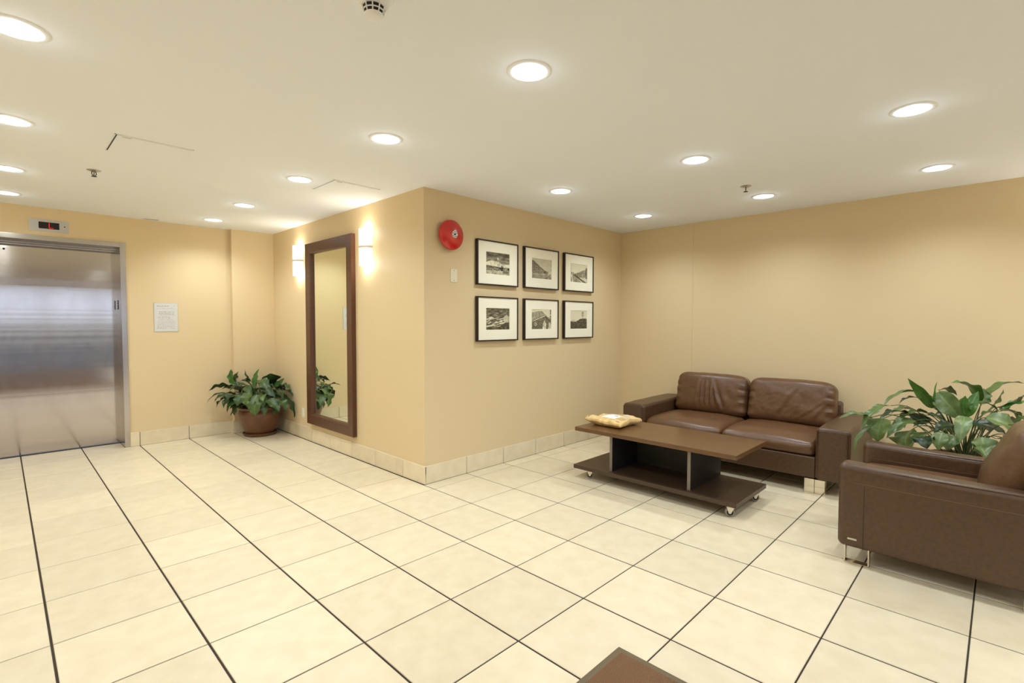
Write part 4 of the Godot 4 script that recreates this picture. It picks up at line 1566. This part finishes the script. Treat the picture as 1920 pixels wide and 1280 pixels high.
func make_lounge_plant() -> void:
	rng.seed = 402
	var t := thing("potted_plant", "large leafy green plant behind the armchair, between the sofa and the right edge", "potted plant", Vector3(2.33, 0, 3.10), 0.0, "potted leafy plants")
	t.set_meta("crown", Vector3(2.33, 0.39, 3.10))
	pot(t, 0.22, 0.38)
	leaf(t, Vector3(1.75, 0.69, 2.62), Vector3(1.57, 0.69, 2.48), 0.052, 4)
	leaf(t, Vector3(1.89, 0.77, 2.72), Vector3(1.63, 0.62, 2.59), 0.076, 4)
	leaf(t, Vector3(1.78, 0.69, 2.69), Vector3(1.71, 0.54, 2.68), 0.160, 5)
	leaf(t, Vector3(1.72, 0.63, 2.63), Vector3(1.61, 0.46, 2.57), 0.047, 4)
	leaf(t, Vector3(2.18, 0.84, 2.89), Vector3(1.91, 0.74, 2.66), 0.069, 4)
	leaf(t, Vector3(2.14, 0.81, 2.85), Vector3(2.08, 0.76, 2.74), 0.055, 6)
	leaf(t, Vector3(2.14, 0.75, 2.93), Vector3(1.98, 0.96, 2.80), 0.073, 7)
	leaf(t, Vector3(2.10, 0.76, 2.94), Vector3(2.12, 0.94, 2.95), 0.024, 7)
	leaf(t, Vector3(2.00, 0.71, 2.80), Vector3(1.84, 0.67, 2.67), 0.078, 6)
	leaf(t, Vector3(2.07, 0.72, 2.90), Vector3(1.88, 0.64, 2.76), 0.086, 4)
	leaf(t, Vector3(1.97, 0.67, 2.85), Vector3(1.79, 0.56, 2.71), 0.086, 4)
	leaf(t, Vector3(1.90, 0.61, 2.83), Vector3(1.81, 0.50, 2.83), 0.179, 5)
	leaf(t, Vector3(1.97, 0.57, 2.90), Vector3(1.90, 0.50, 2.92), 0.122, 6)
	leaf(t, Vector3(2.15, 0.86, 2.95), Vector3(2.11, 0.69, 3.08), 0.134, 5)
	leaf(t, Vector3(2.28, 0.86, 2.95), Vector3(2.41, 0.82, 3.04), 0.060, 4)
	leaf(t, Vector3(2.24, 0.66, 3.09), Vector3(2.25, 0.84, 3.09), 0.106, 7)
	leaf(t, Vector3(2.23, 0.70, 3.10), Vector3(2.30, 0.87, 3.16), 0.072, 7)
	leaf(t, Vector3(2.40, 0.79, 3.17), Vector3(2.18, 0.93, 3.01), 0.107, 7)
	leaf(t, Vector3(2.42, 0.77, 3.17), Vector3(2.47, 0.88, 3.18), 0.099, 4)
	leaf(t, Vector3(2.47, 0.80, 3.19), Vector3(2.70, 0.91, 3.38), 0.089, 4)
	leaf(t, Vector3(2.45, 0.76, 3.26), Vector3(2.55, 0.86, 3.40), 0.097, 6)
	leaf(t, Vector3(2.43, 0.75, 3.28), Vector3(2.54, 0.78, 3.43), 0.053, 7)
	leaf(t, Vector3(2.40, 0.74, 3.25), Vector3(2.24, 0.78, 3.12), 0.038, 4)
	leaf(t, Vector3(2.37, 0.70, 3.18), Vector3(2.46, 0.70, 3.27), 0.054, 4)
	leaf(t, Vector3(2.27, 0.70, 3.20), Vector3(2.32, 0.61, 3.35), 0.136, 5)
	leaf(t, Vector3(2.27, 0.65, 3.12), Vector3(2.37, 0.56, 3.31), 0.100, 6)
	leaf(t, Vector3(2.56, 0.72, 3.28), Vector3(2.69, 0.65, 3.39), 0.050, 6)
	leaf(t, Vector3(2.49, 0.66, 3.35), Vector3(2.53, 0.69, 3.43), 0.062, 4)
	leaf(t, Vector3(2.20, 0.63, 3.05), Vector3(2.05, 0.59, 2.94), 0.096, 6)
	leaf(t, Vector3(1.97, 0.61, 2.99), Vector3(1.91, 0.50, 2.98), 0.088, 5)
	leaf(t, Vector3(2.03, 0.59, 3.05), Vector3(1.95, 0.50, 3.02), 0.102, 5)
	leaf(t, Vector3(2.15, 0.58, 3.18), Vector3(2.12, 0.45, 3.20), 0.158, 5)
	leaf(t, Vector3(2.28, 0.70, 3.04), Vector3(2.18, 0.69, 2.93), 0.044, 6)
	leaf(t, Vector3(2.21, 0.78, 2.97), Vector3(2.19, 0.72, 2.99), 0.039, 6)
	leaf(t, Vector3(2.19, 0.61, 2.96), Vector3(2.07, 0.61, 2.83), 0.069, 6)
	leaf(t, Vector3(2.23, 0.64, 2.91), Vector3(2.15, 0.71, 2.78), 0.070, 6)
	leaf(t, Vector3(2.54, 0.60, 3.23), Vector3(2.74, 0.59, 3.40), 0.090, 6)
	leaf(t, Vector3(2.38, 0.71, 3.06), Vector3(2.32, 0.81, 2.97), 0.070, 6)
	leaf(t, Vector3(2.53, 0.71, 3.20), Vector3(2.68, 0.86, 3.28), 0.071, 4)
	for k in 14:
		var a := TAU * k * 0.382 + rng.randf_range(-0.2, 0.2)
		var d := Vector3(sin(a), 0, cos(a))
		var f := Vector3(2.33, rng.randf_range(0.52, 0.74), 3.10) + d * rng.randf_range(0.12, 0.34)
		var e := f + d * rng.randf_range(0.14, 0.2) + Vector3(0, rng.randf_range(-0.16, 0.02), 0)
		f.x = minf(f.x, 2.85); e.x = minf(e.x, 2.9)
		leaf(t, f, e, rng.randf_range(0.08, 0.11), [4, 6, 5, 4, 6][k % 5])
